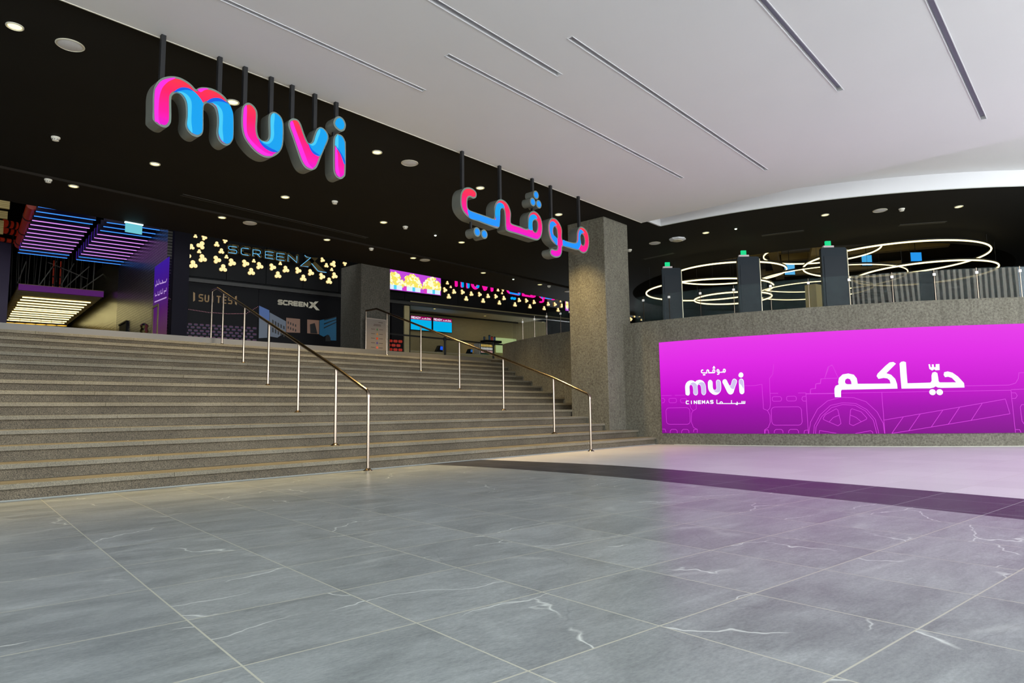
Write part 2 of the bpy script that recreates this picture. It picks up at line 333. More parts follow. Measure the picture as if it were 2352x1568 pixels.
# ================================================================== STAIRS
U0, U1 = -7.5, 15.3
stair = empty('staircase', P(4, D, 0), 'wide brown granite staircase of fifteen steps rising to the lobby', 'staircase')
AX = (SU.to_3d(), SW.to_3d(), Vector((0, 0, 1)))
UE = {k: 13.9 for k in range(1, 4)}
for k in range(1, 16):
    w = D + (k - 1) * T; ue = 13.95 if k <= 3 else min(15.4, 14.05 + (k - 4) * .115)
    mb = MB(); x = U0
    mb.box(P((U0 + ue) / 2, w + .055 + (T + .08) / 2, (k - 1) * R + (R - .048) / 2), (ue - U0, T + .08, R - .048), AX)
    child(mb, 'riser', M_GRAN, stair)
    mb = MB(); dp = T + .06 if k < 15 else .6
    x = U0
    while x < ue - .01:
        e = min(ue, x + 1.5); mb.box(P((x + e) / 2, w + dp / 2, k * R - .024), (e - x - .002, dp, .048), AX); x = e
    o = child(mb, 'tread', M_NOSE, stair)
    bv = o.modifiers.new('edge', 'BEVEL'); bv.width = .004; bv.segments = 2; bv.limit_method = 'ANGLE'

mb = MB(); mb.box(P((U0 + 13.9) / 2, D + .050, .005), (13.9 - U0, .014, .010), AX); struct(mb.build('trim_8', mat('foot_sealant', (.22, .23, .21), .6)), 'pale sealant line along the foot of the stairs', 'trim')
# ================================================================== CONCRETE: pillars, curved wall
def pillar(name, u0, u1, w0, w1, z0, z1, m, label, seams=False):
    mb = MB(); mb.box(P((u0 + u1) / 2, (w0 + w1) / 2, (z0 + z1) / 2), (u1 - u0, w1 - w0, z1 - z0), AX)
    o = mb.build(name, m, origin=P((u0 + u1) / 2, (w0 + w1) / 2, z0)); b = o.modifiers.new('edge', 'BEVEL'); b.width = .012; b.segments = 2
    struct(o, label, 'pillar'); return o
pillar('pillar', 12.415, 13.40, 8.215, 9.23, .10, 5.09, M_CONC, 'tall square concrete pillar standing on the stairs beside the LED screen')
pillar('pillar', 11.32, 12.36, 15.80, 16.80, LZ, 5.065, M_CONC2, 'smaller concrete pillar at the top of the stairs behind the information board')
ZPAR = 2.70
A_END = at_c(1154.3, 793, CR)[0]; A_ST = math.radians(245)
na = 120
mb = MB()
for i in range(na):
    a, b = A_END + (A_ST - A_END) * i / na, A_END + (A_ST - A_END) * (i + 1) / na
    q = [cyl(a, 0, CR), cyl(b, 0, CR), cyl(b, 0, CR + 0), cyl(a, 0, CR)]
    o1, o2, i1, i2 = cyl(a, 0, CR), cyl(b, 0, CR), cyl(a, 0, CR - .22), cyl(b, 0, CR - .22); up = Vector((0, 0, ZPAR))
    mb.add([o1, o2, i2, i1, o1 + up, o2 + up, i2 + up, i1 + up], [(0, 1, 5, 4), (4, 5, 6, 7), (3, 7, 6, 2)] + ([(0, 4, 7, 3)] if i == 0 else []) + ([(1, 2, 6, 5)] if i == na - 1 else []))
struct(mb.build('wall_terrace', M_CONC), 'curved rough concrete wall carrying the LED screen', 'wall')
# short plinth in front of the screen's foot is the same concrete, thin bright joint at the floor
mb = MB(); mb.tube([cyl(A_ST + (at_c(1549, 1017, CR)[0] - A_ST) * i / 60, .004, CR + .006) for i in range(61)], .006, 6)
struct(mb.build('trim_1', mat('sealant', (.5, .5, .42), .6)), 'pale joint line where the curved wall meets the floor', 'trim')

# ================================================================== CEILINGS
ZA, ZW, ZB = 5.09, 5.05, 5.06
# white slab with seven recessed slots
UR, WE = 13.37, 7.80
slots = [(1.9, 5.70, 6.545, 6.61), (4.0, 6.62, 4.95, 5.03), (5.29, 11.26, 5.65, 5.72), (6.0, 11.95, 4.33, 4.40), (6.2, 9.60, 2.40, 2.48), (7.4, 12.10, 1.075, 1.15)]
mb = MB()
mb.poly([(-14, -7), (UR, -7), (UR, WE), (-14, WE)], [[(a, c), (b, c), (b, d), (a, d)] for a, b, c, d in slots], lambda u, w: P(u, w, ZW))
mb.poly([(-14, -7), (UR, -7), (UR, WE), (-14, WE)], [], lambda u, w: P(u, w, ZW + .40), 0, True)
for a, b in (((-14, WE), (UR, WE)), ((UR, WE), (UR, -7)), ((UR, -7), (-14, -7)), ((-14, -7), (-14, WE))): mb.quad(P(*a, ZW), P(*b, ZW), P(*b, ZW + .4), P(*a, ZW + .4))
for a, b, c, d in slots:
    for p, q in (((a, c), (b, c)), ((b, c), (b, d)), ((b, d), (a, d)), ((a, d), (a, c))): mb.quad(P(*p, ZW), P(*q, ZW), P(*q, ZW + .12), P(*p, ZW + .12))
struct(mb.build('ceiling_white', M_WHITE), 'smooth white ceiling over the entrance hall', 'ceiling')
M_SLOT = mat('slot_diffuser', (.24, .23, .30), .5); k_ = N(M_SLOT); k_.l(k_.mix(k_.noise(k_.co(), 2), (.22, .21, .28), (.27, .26, .33)), k_.b.inputs['Base Color'])
SN = ['running nearest along the black ceiling edge', 'short one above the letter gap, second in from the black edge', 'long one ending above the Arabic letters', 'long one in the middle of the white ceiling', 'ending right of the middle, second from right', 'rightmost on the white ceiling']
for i, (a, b, c, d) in enumerate(slots):
    e = empty('linear_ceiling_light', P((a + b) / 2, (c + d) / 2, ZW), 'unlit recessed linear light, ' + SN[i], 'ceiling light', 'linear lights recessed in the white ceiling')
    mb = MB(); mb.box(P((a + b) / 2, (c + d) / 2, ZW + .06), (b - a - .002, d - c - .002, .01), AX); child(mb, 'diffuser', M_SLOT, e)
    mb = MB()
    for (p, q) in (((a, c), (b, c)), ((a, d), (b, d))): mb.box(P((a + b) / 2, p[1], ZW - .002), (b - a + .02, .010, .006), AX)
    for x in (a, b): mb.box(P(x, (c + d) / 2, ZW - .002), (.010, d - c + .01, .006), AX)
    child(mb, 'trim_frame', M_FASC, e)
mb = MB(); mb.box(P((UR - 14) / 2, WE + .008, ZW + .02), (UR + 14, .016, .05), AX)
struct(mb.build('trim_2', mat('edge_trim', (.62, .60, .50), .5)), 'thin pale edge strip between white and black ceilings', 'trim')
# raised white recess and curved fascia round the terrace ceiling
RL = 10.65; ZF = 5.40
def ang_w(w):  # angle on the fascia circle where the line w = const meets it (near side)
    best = min(((abs(SW.dot(Vector((CC.x + RL * math.cos(a), CC.y + RL * math.sin(a)))) - w), a) for a in [math.radians(t / 20) for t in range(160 * 20, 250 * 20)])); return best[1]
a0 = ang_w(7.66); a1 = math.radians(262)
arc = [a0 + (a1 - a0) * i / 90 for i in range(91)]
mb = MB()
for i in range(90):
    a, b = arc[i], arc[i + 1]
    mb.quad(cyl(a, ZA - .02, RL), cyl(b, ZA - .02, RL), cyl(b, ZF, RL), cyl(a, ZF, RL)); mb.quad(cyl(a, ZA - .02, RL), cyl(b, ZA - .02, RL), cyl(b, ZA - .02, RL - .03), cyl(a, ZA - .02, RL - .03))
    mb.quad(cyl(a, ZA - .02, RL - .03), cyl(b, ZA - .02, RL - .03), cyl(b, ZA + .02, RL - .03), cyl(a, ZA + .02, RL - .03))
e2 = cyl(a0, 0, RL); ue = SU.dot(e2.to_2d())
mb.quad(P(UR, 7.66, ZA - .02), P(ue, 7.66, ZA - .02), P(ue, 7.66, ZF), P(UR, 7.66, ZF)); mb.quad(P(UR, 7.66, ZA - .02), P(ue, 7.66, ZA - .02), P(ue, 7.70, ZA - .02), P(UR, 7.70, ZA - .02))
struct(mb.build('trim_3', M_FASC), 'curved white fascia around the black terrace ceiling', 'fascia')
mb = MB(); mb.tube([cyl(a, ZA - .024, RL + .006) for a in arc], .008, 6); struct(mb.build('trim_4', mat('grey_lip', (.35, .36, .32), .5)), 'thin grey lip under the curved white fascia', 'trim')
mb = MB(); outer = [P(UR, 7.66), P(UR, -7), Vector((30, -9, 0))]; outer = [(p.x, p.y) for p in outer] + [(cyl(a, 0, RL).x, cyl(a, 0, RL).y) for a in arc[::-1]]
mb.poly(outer, [], lambda x, y: Vector((x, y, ZF))); struct(mb.build('ceiling_recess', M_WHITE), 'raised white ceiling strip beside the curved fascia', 'ceiling')
# black ceiling with the round opening over the terrace
RH = 6.05
outer = [P(-14, WE + .016), P(UR, WE + .016), P(UR, 7.66)]; outer = [(p.x, p.y) for p in outer] + [(cyl(a, 0, RL - .03).x, cyl(a, 0, RL - .03).y) for a in arc]
outer += [(36, 4), (36, 24)] + [(p.x, p.y) for p in (P(22, 16.2), P(22, 14.0), P(-14, 14.0))]
mb = MB(); mb.poly(outer, [circ(CC.x, CC.y, RH, 96)], lambda x, y: Vector((x, y, ZA)))
for i in range(96):
    a, b = 2 * PI * i / 96, 2 * PI * (i + 1) / 96; mb.quad(cyl(a, ZA, RH), cyl(b, ZA, RH), cyl(b, 6.21, RH), cyl(a, 6.21, RH))
struct(mb.build('ceiling_black', M_BLACK), 'black ceiling over the stairs and the round terrace', 'ceiling')
mb = MB(); mb.poly(circ(CC.x, CC.y, RH + 2.5, 96), [], lambda x, y: Vector((x, y, 6.2)))
struct(mb.build('ceiling_mirror', M_GLOSSY), 'glossy dark upper ceiling seen through the round opening', 'ceiling')
M_BEAM = mat('brown_beam', (.30, .21, .06), .5); k_ = N(M_BEAM); k_.l(k_.mix(k_.noise(k_.co((1, 1, 6)), 2), (.22, .15, .045), (.36, .26, .08)), k_.b.inputs['Base Color'])
mb = MB()
for i, (dx, dy, L_, an, zz) in enumerate(((-2.2, -1.5, 5, .5, 5.75), (-1.0, .5, 6, .45, 5.9), (.6, 2.2, 6, .5, 5.8), (-3.0, 1.5, 4, -1.1, 6.0), (0, -2.0, 5, -1.1, 5.95), (1.6, 0, 5, -1.05, 5.85), (2.5, 3, 5, .5, 5.9))):
    ax_ = (Vector((math.cos(an), math.sin(an), 0)), Vector((-math.sin(an), math.cos(an), 0)), Vector((0, 0, 1))); mb.box((CC.x + dx, CC.y + dy, zz), (L_, .30, .22), ax_)
struct(mb.build('trim_7', M_BEAM), 'brown beams seen up in the round ceiling opening', 'beam')
mb = MB(); q = [P(-14, 14.0), P(22, 14.0), P(22, 15.75), P(17.5, 15.75), P(10.8, 15.85), P(2.96, 16.08), P(-14, 16.5)]
mb.prism([(p.x, p.y) for p in q], [], lambda x, y: Vector((x, y, ZB - .015)), lambda x, y: Vector((x, y, ZB + .5)))
struct(mb.build('ceiling_soffit', M_BLACK2), 'brown-black lower soffit at the back edge of the stair ceiling', 'ceiling')

# ================================================================== CLOSING WALLS OF THE DARK ROOMS
mb = MB()
mb.box(P(-7.6, 15, 3), (.2, 14.6, 6), AX)
struct(mb.build('wall_left', M_DARK), 'dark side wall left of the stairs', 'wall')
mb = MB(); mb.box((11, 46, 5), (50, .2, 10)); mb.box((-12, 30, 5), (.2, 34, 10)); mb.box((36, 22, 5), (.2, 50, 10)); mb.box((33, -1, 3.2), (6, .2, 6.4))
struct(mb.build('wall_far', M_DARK), 'dark far walls of the mall interior', 'wall')
mb = MB(); mb.box(P(4, 14.05, 6.9), (40, .1, 3.6), AX); q_ = P(24, 14.0); mb.box((30.5, 17.8, 6.9), (13, .1, 3.6)); mb.box((-11.2, 22, 4.3), (1.8, .2, 8.7))  # unseen walls added to stop world light leaking into lobby and terrace
a_, b_2 = cyl(math.radians(247), 0, CR - .3), Vector((36, -1, 0)); d_ = b_2 - a_; L_ = d_.length; d_.normalize(); mb.box((a_ + b_2) / 2 + Vector((0, 0, 3.2)), (L_, .15, 6.4), (d_, Vector((-d_.y, d_.x, 0)), Vector((0, 0, 1))))
struct(mb.build('wall_light_block', M_DARK), 'unseen dark light-blocking walls above the black ceiling and beyond the terrace', 'wall')
mb = MB(); mb.poly([(-14, 15.5), (36, 17), (36, 46), (-14, 46)], [], lambda x, y: Vector((x, y, 8.6)))
struct(mb.build('ceiling_void', M_DARK), 'black ceiling high above the lobby', 'ceiling')

# ================================================================== BACK WALL: header panels and posters
YB = 20.0; XC = 4.57; ZH = 4.66
mb = MB(); mb.box(((XC + 11.9) / 2, YB + .1, (LZ + ZH) / 2), (11.9 - XC, .2, ZH - LZ)); struct(mb.build('wall_back', M_DARK), 'dark back wall of the lobby under the light panels', 'wall')
hd = empty('header_panel', (12, YB, ZH), 'long black header panel band above the lobby wall and counter', 'sign panel')
xs = [4.98, 6.0, 7.15, 8.3, 9.5, 10.8, 11.95, 13.1, 14.2, 15.35, 16.5, 17.6, 18.7, 19.9, 21.1, 22.3, 23.5, 24.7]
for a, b in zip(xs[:-1], xs[1:]):
    tz = 7.4 if b < 19 else 5.02
    mb = MB(); mb.box(((a + b) / 2, YB - .02, (ZH + tz) / 2), (b - a - .015, .08, tz - ZH)); child(mb, 'panel', M_DARK, hd)
mb = MB(); mb.box((14.8, YB - .06, ZH - .12), (20, .16, .10)); child(mb, 'ledge', mat('ledge', (.02, .018, .016), .5), hd)
mb = MB(); mb.box((4.77, YB - .05, 5), (.40, .24, 5.4)); struct(mb.build('wall_return', mat('dark_return', (.008, .007, .012), .7, spec=.1)), 'dark vertical return at the left end of the header', 'wall')

# ------------------------------------------------------------------ popcorn lights
M_POP = emis('popcorn_light_face', (255, 226, 150), 1.25); k_ = N(M_POP); wv = k_.n('ShaderNodeTexWave', bands_direction='X'); wv.inputs['Scale'].default_value = 5.5; k_.l(k_.co(), wv.inputs['Vector'])
k_.l(k_.mix(wv.outputs['Fac'], srgb((246, 208, 140)), srgb((255, 238, 178))), k_.b.inputs['Emission Color'])
M_POPH = mat('popcorn_light_housing', (.35, .28, .12), .5, emit=srgb((120, 90, 20)), es=.5)
def popcorn(px, py, rp, rot, label, group, off=.10, Y=YB):
    c = at_y(px, py, Y - off); dep = (c - EYE).dot(FW); r = rp * dep / FPX * 1.2
    lob = [(rot + 90, .56, .50), (rot + 210, .50, .46), (rot + 330, .50, .46)]
    out = []
    for i in range(48):
        t = 2 * PI * i / 48; best = .3
        for a, d, q in lob:
            cx, cy = d * math.cos(math.radians(a)), d * math.sin(math.radians(a)); dt = cx * math.cos(t) + cy * math.sin(t); disc = dt * dt - (cx * cx + cy * cy - q * q)
            if disc >= 0: best = max(best, dt + math.sqrt(disc))
        out.append((best * r * math.cos(t), best * r * math.sin(t)))
    e = empty('popcorn_light', c, label, 'wall light', group)
    mb = MB(); mb.prism([(x, z) for x, z in out], [], lambda x, z: Vector((x, -.0, z)), lambda x, z: Vector((x, .07, z))); mb.build('housing', M_POPH, e)
    mb = MB(); mb.poly([(x * .97, z * .97) for x, z in out], [], lambda x, z: Vector((x, -.004, z))); mb.build('light_face', M_POP, e)
LP = [(240,128,30,60),(338,160,20,0),(437,176,28,40),(240,203,30,20),(672,213,24,50),(578,252,28,0),(293,282,30,5),(400,262,42,-25),(380,332,22,0),(240,380,42,35),(418,412,42,15),(630,330,29,0),(687,392,21,0),(580,425,40,30),(748,457,40,20),(650,522,40,0),(313,480,42,10),(995,438,20,0),(900,466,38,32),(1060,495,38,18),(967,562,38,5),(1293,467,19,0),(1205,507,36,32),(1355,535,36,12),(1267,598,36,5),(1493,545,34,30),(1636,570,34,20),(1552,633,35,0),(1768,427,25,20),(1888,473,33,-20),(1812,489,24,0),(1872,535,18,0),(1903,605,33,15),(1762,612,34,30),(1842,665,34,0),(2020,468,22,60),(2020,610,30,30)]
RP = [(789,213,21,0),(831,262,15,0),(760,298,29,30),(871,321,28,12),(807,380,29,5),(976,325,28,30),(1084,348,27,10),(1021,407,28,0),(1186,353,27,30),(1289,375,26,10),(1229,433,27,0),(1411,300,19,0),(1471,291,24,60),(1461,338,14,0),(1385,378,26,30),(1484,401,26,12),(1428,457,26,0),(1672,425,25,15),(1620,480,26,0),(1761,430,25,30),(1854,449,25,12),(1803,503,25,0),(2142,407,15,0),(2183,391,20,50),(2178,438,13,0),(2112,475,24,30),(2196,494,24,12),(2149,546,24,0),(2028,472,24,12),(1978,526,24,0)]
def ordn(n): return ['first', 'second', 'third', 'fourth', 'fifth', 'sixth', 'seventh', 'eighth', 'ninth', 'tenth', 'eleventh', 'twelfth', 'thirteenth', 'fourteenth', 'fifteenth', 'sixteenth', 'seventeenth', 'eighteenth', 'nineteenth', 'twentieth', 'twenty-first', 'twenty-second', 'twenty-third', 'twenty-fourth', 'twenty-fifth', 'twenty-sixth', 'twenty-seventh', 'twenty-eighth', 'twenty-ninth', 'thirtieth', 'thirty-first', 'thirty-second', 'thirty-third', 'thirty-fourth', 'thirty-fifth', 'thirty-sixth', 'thirty-seventh', 'thirty-eighth', 'thirty-ninth', 'fortieth'][n]
for L, sc, ox, oy, where, grp in ((LP, 4.9, 380, 510, 'around the outlined neon sign', 'popcorn lights around the neon sign'), (RP, 5.345, 880, 610, 'under the small coloured letters', 'popcorn lights under the small coloured letters')):
    mx = max(l[2] for l in L)
    for i, (x, y, r, rot) in enumerate(sorted(L)):
        sz = 'large' if r > mx * .78 else ('medium' if r > mx * .55 else 'small')
        popcorn(ox + x / sc, oy + y / sc, r / sc, rot, f'{sz} glowing popcorn-shaped light, {ordn(i)} from the left {where}', grp)

for i, (x, y, r) in enumerate([(45, 1200, 15), (38, 1290, 17), (68, 1375, 29), (125, 1315, 29), (205, 1310, 27), (245, 1250, 14), (237, 1385, 15)]):
    popcorn(1440 + x / 7.13, 540 + y / 7.13, r / 7.13, 20 * i, f'glowing popcorn-shaped light seen right of the tall pillar, {ordn(i)} of the small cluster', 'popcorn lights right of the tall pillar')
for nm, q in (('V', [(103, 1168), (122, 1170), (130, 1215), (148, 1172), (167, 1176), (124, 1258)]), ('A', [(173, 1247), (203, 1182), (240, 1200), (232, 1216), (205, 1232)])):
    c = [at_y(1440 + x / 7.13, 540 + y / 7.13, YB - .14) for x, y in q]; e = empty('sign_letter', c[0], f'small glowing blue letter {nm} right of the tall pillar', 'letter', 'blue letters right of the pillar')
    mb = MB(); mb.prism([(p.x, p.z) for p in c], [], lambda x, z: Vector((x, YB - .14, z)), lambda x, z: Vector((x, YB - .07, z))); child(mb, 'letter_body', emis('small_letter_blue', (20, 130, 240), 1.2), e)
# ------------------------------------------------------------------ neon SCREENX sign on the header
M_GOLD = mat('brown_gold_metal', (.16, .105, .035), .35, .3); k_ = N(M_GOLD); k_.l(k_.mix(k_.noise(k_.co((1, 1, 1)), 3), (.10, .07, .025), (.26, .18, .06)), k_.b.inputs['Base Color'])
M_NEON = emis('blue_neon_tube', (110, 200, 255), 1.1)
def hpt(zx, zy, y): p = at_y(380 + zx / 4.9, 510 + zy / 4.9, y); return (p.x, p.z)
yN = YB - .28
names = 'SCREEN'; cell = [(700, 827), (843, 960), (975, 1090), (1115, 1238), (1243, 1362), (1370, 1500)]
tops = [240, 260, 280, 300, 320, 340]
for i, ch in enumerate(names):
    xl, zb = hpt(cell[i][0], tops[i] + 108, yN); xr, _ = hpt(cell[i][1], tops[i] + 120, yN); _, zt = hpt(cell[i][0], tops[i] + 2, yN)
    nth = {'S': 'letter S of the outlined neon sign', 'C': 'letter C of the outlined neon sign', 'R': 'letter R of the outlined neon sign', 'N': 'letter N of the outlined neon sign'}.get(ch, ('first' if i == 3 else 'second') + ' letter E of the outlined neon sign')
    e = empty('sign_letter', (xl, yN, zb), 'brown metal ' + nth + ' edged in blue', 'letter', 'letters of the neon sign on the header')
    w, h = xr - xl, zt - zb; wd = .085
    mb = MB()
    for st in GL[ch]:
        ribbon(mb, [(a * (w - wd) + wd / 2, b * (h - wd) + wd / 2) for a, b in st], wd, lambda x, z: Vector((x, 0, z)))
        for (a, b), (c, d) in zip(st[:-1], st[1:]):
            p, q = Vector((a * (w - wd) + wd / 2, 0, b * (h - wd) + wd / 2)), Vector((c * (w - wd) + wd / 2, 0, d * (h - wd) + wd / 2)); dd = (q - p); ln = dd.length; dd.normalize()
            mb.box((p + q) / 2 + Vector((0, .045, 0)), (ln + wd * .5, wd, .088), (dd, dd.cross(Vector((0, 1, 0))), Vector((0, 1, 0))))
    mb.build('letter_body', M_GOLD, e)
    mb = MB()
    for st in GL[ch]: mb.tube([(a * (w - wd) + wd * .2, -.02, b * (h - wd) + wd * .18) for a, b in st], .008, 6)
    mb.build('neon_tube', M_NEON, e)
e = empty('sign_letter', (*[hpt(1520, 500, yN)[0]], yN, hpt(1520, 500, yN)[1]), 'large brown metal letter X of the outlined neon sign', 'letter', 'letters of the neon sign on the header')
o0 = Vector(e.location)
for poly, nm in (([(1520, 497), (1612, 505), (1720, 402), (1640, 395)], 'letter_body'), ([(1568, 372), (1635, 398), (1815, 568), (1720, 552)], 'letter_body')):
    pp = [hpt(a, b, yN) for a, b in poly]; mb = MB(); mb.prism(pp, [], lambda x, z: Vector((x, yN, z)), lambda x, z: Vector((x, yN + .1, z))); child(mb, nm, M_GOLD, e)
mb = MB(); mb.tube([Vector((hpt(a, b, yN - .02)[0], yN - .02, hpt(a, b, yN - .02)[1])) for a, b in ((1568, 372), (1585, 392), (1635, 400), (1520, 492), (1608, 503))], .009, 6)
mb.tube([Vector((hpt(a, b, yN - .02)[0], yN - .02, hpt(a, b, yN - .02)[1])) for a, b in ((1645, 465), (1720, 552), (1812, 566))], .009, 6); child(mb, 'neon_tube', M_NEON, e)
# ------------------------------------------------------------------ wall posters under the header
def ppt(zx, zy, y=YB - .03): p = at_y(380 + zx / 4.9, 510 + zy / 4.9, y); return (p.x, p.z)
def pp2(zx, zy, y=YB - .03): p = at_y(580 + zx / 9.8, 660 + zy / 9.8, y); return (p.x, p.z)
def flat(mb, poly, mi=0, y=YB - .03): mb.poly(poly, [], lambda x, z, y=y: Vector((x, y, z)), mi)
M_PB = emis('poster_black', (10, 9, 12), .3, base=(.003, .003, .0035)); 
def pm(name, c, e=.25): return mat('print_' + name, tuple(v * .9 for v in srgb(c)), .5, emit=srgb(c), es=e)
M_GOLDP, M_PINKP, M_RED, M_PUR, M_PURR = pm('bronze', (120, 96, 62), .35), pm('rose', (150, 95, 105), .25), pm('seat_red', (150, 36, 22), .5), pm('night_purple', (26, 12, 50), .4), pm('plum', (80, 22, 52), .2)
M_GREY, M_SKY, M_STONE, M_TEAL, M_SAND, M_DK = pm('silver', (150, 145, 130), .4), pm('sky_blue', (60, 85, 135), .3), pm('stone', (85, 92, 104), .25), pm('teal', (20, 72, 100), .3), pm('sand', (112, 84, 70), .28), pm('soot', (14, 14, 16), .3)
x0, x1 = XC + .42, ppt(1045, 900)[0]
zt_ = ZH - .17
po = empty('wall_poster', (x0, YB - .03, LZ), 'dark cinema hall poster with purple seats under bronze lettering', 'poster')
mb = MB(); mb.box(((x0 + x1) / 2, YB - .015, (LZ + zt_) / 2), (x1 - x0, .03, zt_ - LZ)); child(mb, 'print_sheet', M_PB, po)
mb = MB(); xa, zb = ppt(378, 885); xb, _ = ppt(745, 915); _, zt = ppt(378, 815); word(mb, 'SUITES', xa, zb, xb - xa, zt - zb, .07, .035, lambda x, z: Vector((x, YB - .036, z)))
for q in ([(312, 785), (332, 797), (332, 880), (312, 895)], [(782, 838), (802, 828), (802, 935), (782, 920)]): flat(mb, [ppt(*p) for p in q], y=YB - .036)
child(mb, 'lettering', M_GOLDP, po)
mb = MB(); path = [(35, 855), (190, 970), (480, 1015), (700, 1030), (905, 1028), (1050, 942)]
for a, b in zip(path[:-1], path[1:]):
    n = max(3, int(math.hypot(b[0] - a[0], b[1] - a[1]) / 17))
    for j in range(n):
        t = j / n; u = (j + .5) / n; flat(mb, rrect(*ppt(a[0] + (b[0] - a[0]) * t, a[1] + (b[1] - a[1]) * t + 4), *[v for v in (lambda s: (s[0], s[1]))(ppt(a[0] + (b[0] - a[0]) * u, a[1] + (b[1] - a[1]) * t - 3))], .004, 2), y=YB - .035)
child(mb, 'string_lights', M_PINKP, po)
mb = MB(); mr = MB()
for r_ in range(5):
    for c_ in range(15):
        zx = 55 + c_ * 66 + (r_ % 2) * 30; zy = 1125 + r_ * 34 + c_ * 4.2
        if zx > 1000: continue
        a, b = ppt(zx, zy + 22), ppt(zx + 46, zy); flat(mb, rrect(a[0], a[1], b[0], b[1], .02, 3), y=YB - .034)
        a, b = ppt(zx + 4, zy + 9), ppt(zx + 42, zy + 3); flat(mr, rrect(a[0], a[1], b[0], b[1], .01, 2), y=YB - .037)
child(mb, 'printed_seats', M_PUR, po); child(mr, 'printed_seat_pattern', M_PURR, po)
x2, x3 = x1 + .01, 11.25
po = empty('wall_poster', (x2, YB - .03, LZ), 'poster of a wraparound cinema screen showing a street of buildings', 'poster')
mb = MB(); mb.box(((x2 + x3) / 2, YB - .015, (LZ + zt_) / 2), (x3 - x2, .03, zt_ - LZ)); child(mb, 'print_sheet', M_PB, po)
mb = MB(); xa, zb = pp2(580, 370); xb, _ = pp2(1235, 425); _, zt = pp2(580, 285); word(mb, 'SCREEN', xa, zb, xb - xa, zt - zb, .05, .045, lambda x, z: Vector((x, YB - .036, z)))
for q in ([(1255, 460), (1330, 467), (1485, 315), (1405, 315)], [(1270, 320), (1345, 330), (1510, 515), (1430, 510)]): flat(mb, [pp2(*p) for p in q], y=YB - .036)
child(mb, 'lettering', M_GREY, po)
for nm, m_, polys in (('printed_sky', M_SKY, [[(148, 408), (378, 515), (378, 760), (148, 640)]]),
                      ('printed_facade', M_STONE, [[(148, 645), (340, 745), (330, 1130), (140, 1140)], [(385, 560), (750, 760), (750, 1000), (560, 1130), (385, 1100)]]),
                      ('printed_street', M_SAND, [[(758, 680), (1070, 710), (1070, 1020), (758, 1010)], [(1230, 720), (1500, 740), (1495, 1050), (1230, 1030)]]),
                      ('printed_arch', M_TEAL, [[(1510, 740), (1885, 655), (1885, 1195), (1760, 1190), (1690, 1060), (1600, 1110), (1505, 1060)]])):
    mb = MB()
    for q in polys: flat(mb, [pp2(*p) for p in q], y=YB - .034)
    child(mb, nm, m_, po)
mb = MB()
for i in range(5):
    for j in range(2):
        a = (440 + i * 62, 720 + i * 34 + j * 175); flat(mb, [pp2(a[0], a[1]), pp2(a[0] + 32, a[1] + 18), pp2(a[0] + 32, a[1] + 118 - i * 8), pp2(a[0], a[1] + 110 - i * 8)], y=YB - .037)
for i in range(4):
    for j in range(2): a = (790 + i * 55, 760 + i * 22 + j * 110); flat(mb, [pp2(*a), pp2(a[0] + 25, a[1] + 8), pp2(a[0] + 25, a[1] + 60), pp2(a[0], a[1] + 55)], y=YB - .037)
for i in range(3): flat(mb, [pp2(1600 + i * 4, 900 - i * 90), pp2(1885, 770 - i * 60), pp2(1885, 790 - i * 60), pp2(1604 + i * 4, 925 - i * 90)], y=YB - .037)
flat(mb, [pp2(1640, 1140), pp2(1660, 1070), pp2(1720, 1070), pp2(1755, 1140), pp2(1755, 1210), pp2(1640, 1210)], y=YB - .037)
for q in ([(1290, 830), (1400, 800), (1460, 1040), (1300, 1030)],): flat(mb, [pp2(*p) for p in q], y=YB - .0365)
child(mb, 'printed_windows', M_DK, po)
def seats(x0, x1, root_label, n):
    po = empty('wall_poster', (x0, YB - .03, LZ), root_label, 'poster')
    mb = MB(); mb.box(((x0 + x1) / 2, YB - .015, (LZ + zt_) / 2), (x1 - x0, .03, zt_ - LZ)); child(mb, 'print_sheet', M_PB, po)
    mb = MB(); h = .17
    for r_ in range(6):
        for c_ in range(n):
            cx = x0 + (c_ + .5 + (r_ % 2) * .4) * (x1 - x0) / (n + .4); cz = LZ + .10 + r_ * .145; w = (x1 - x0) / (n + .4) * .42
            flat(mb, rrect(cx - w, cz, cx + w, cz + .09, .03, 3), y=YB - .034)
    child(mb, 'printed_seats', M_RED, po)
seats(11.27, 11.45, 'narrow poster strip of red seats at the far end left of the small pillar', 2)
xl, xr = at_y(893, 760, YB).x, at_y(924, 760, YB).x
mb = MB(); mb.box((11.95, YB + .3, (LZ + ZH) / 2), (.55, .55, ZH - LZ)); struct(mb.build('wall_pier', M_DARK), 'dark pier left of the ticket counter opening', 'wall')
po = seats(xl - .5, xr, 'dark poster of red cinema seats beside the counter opening', 5)

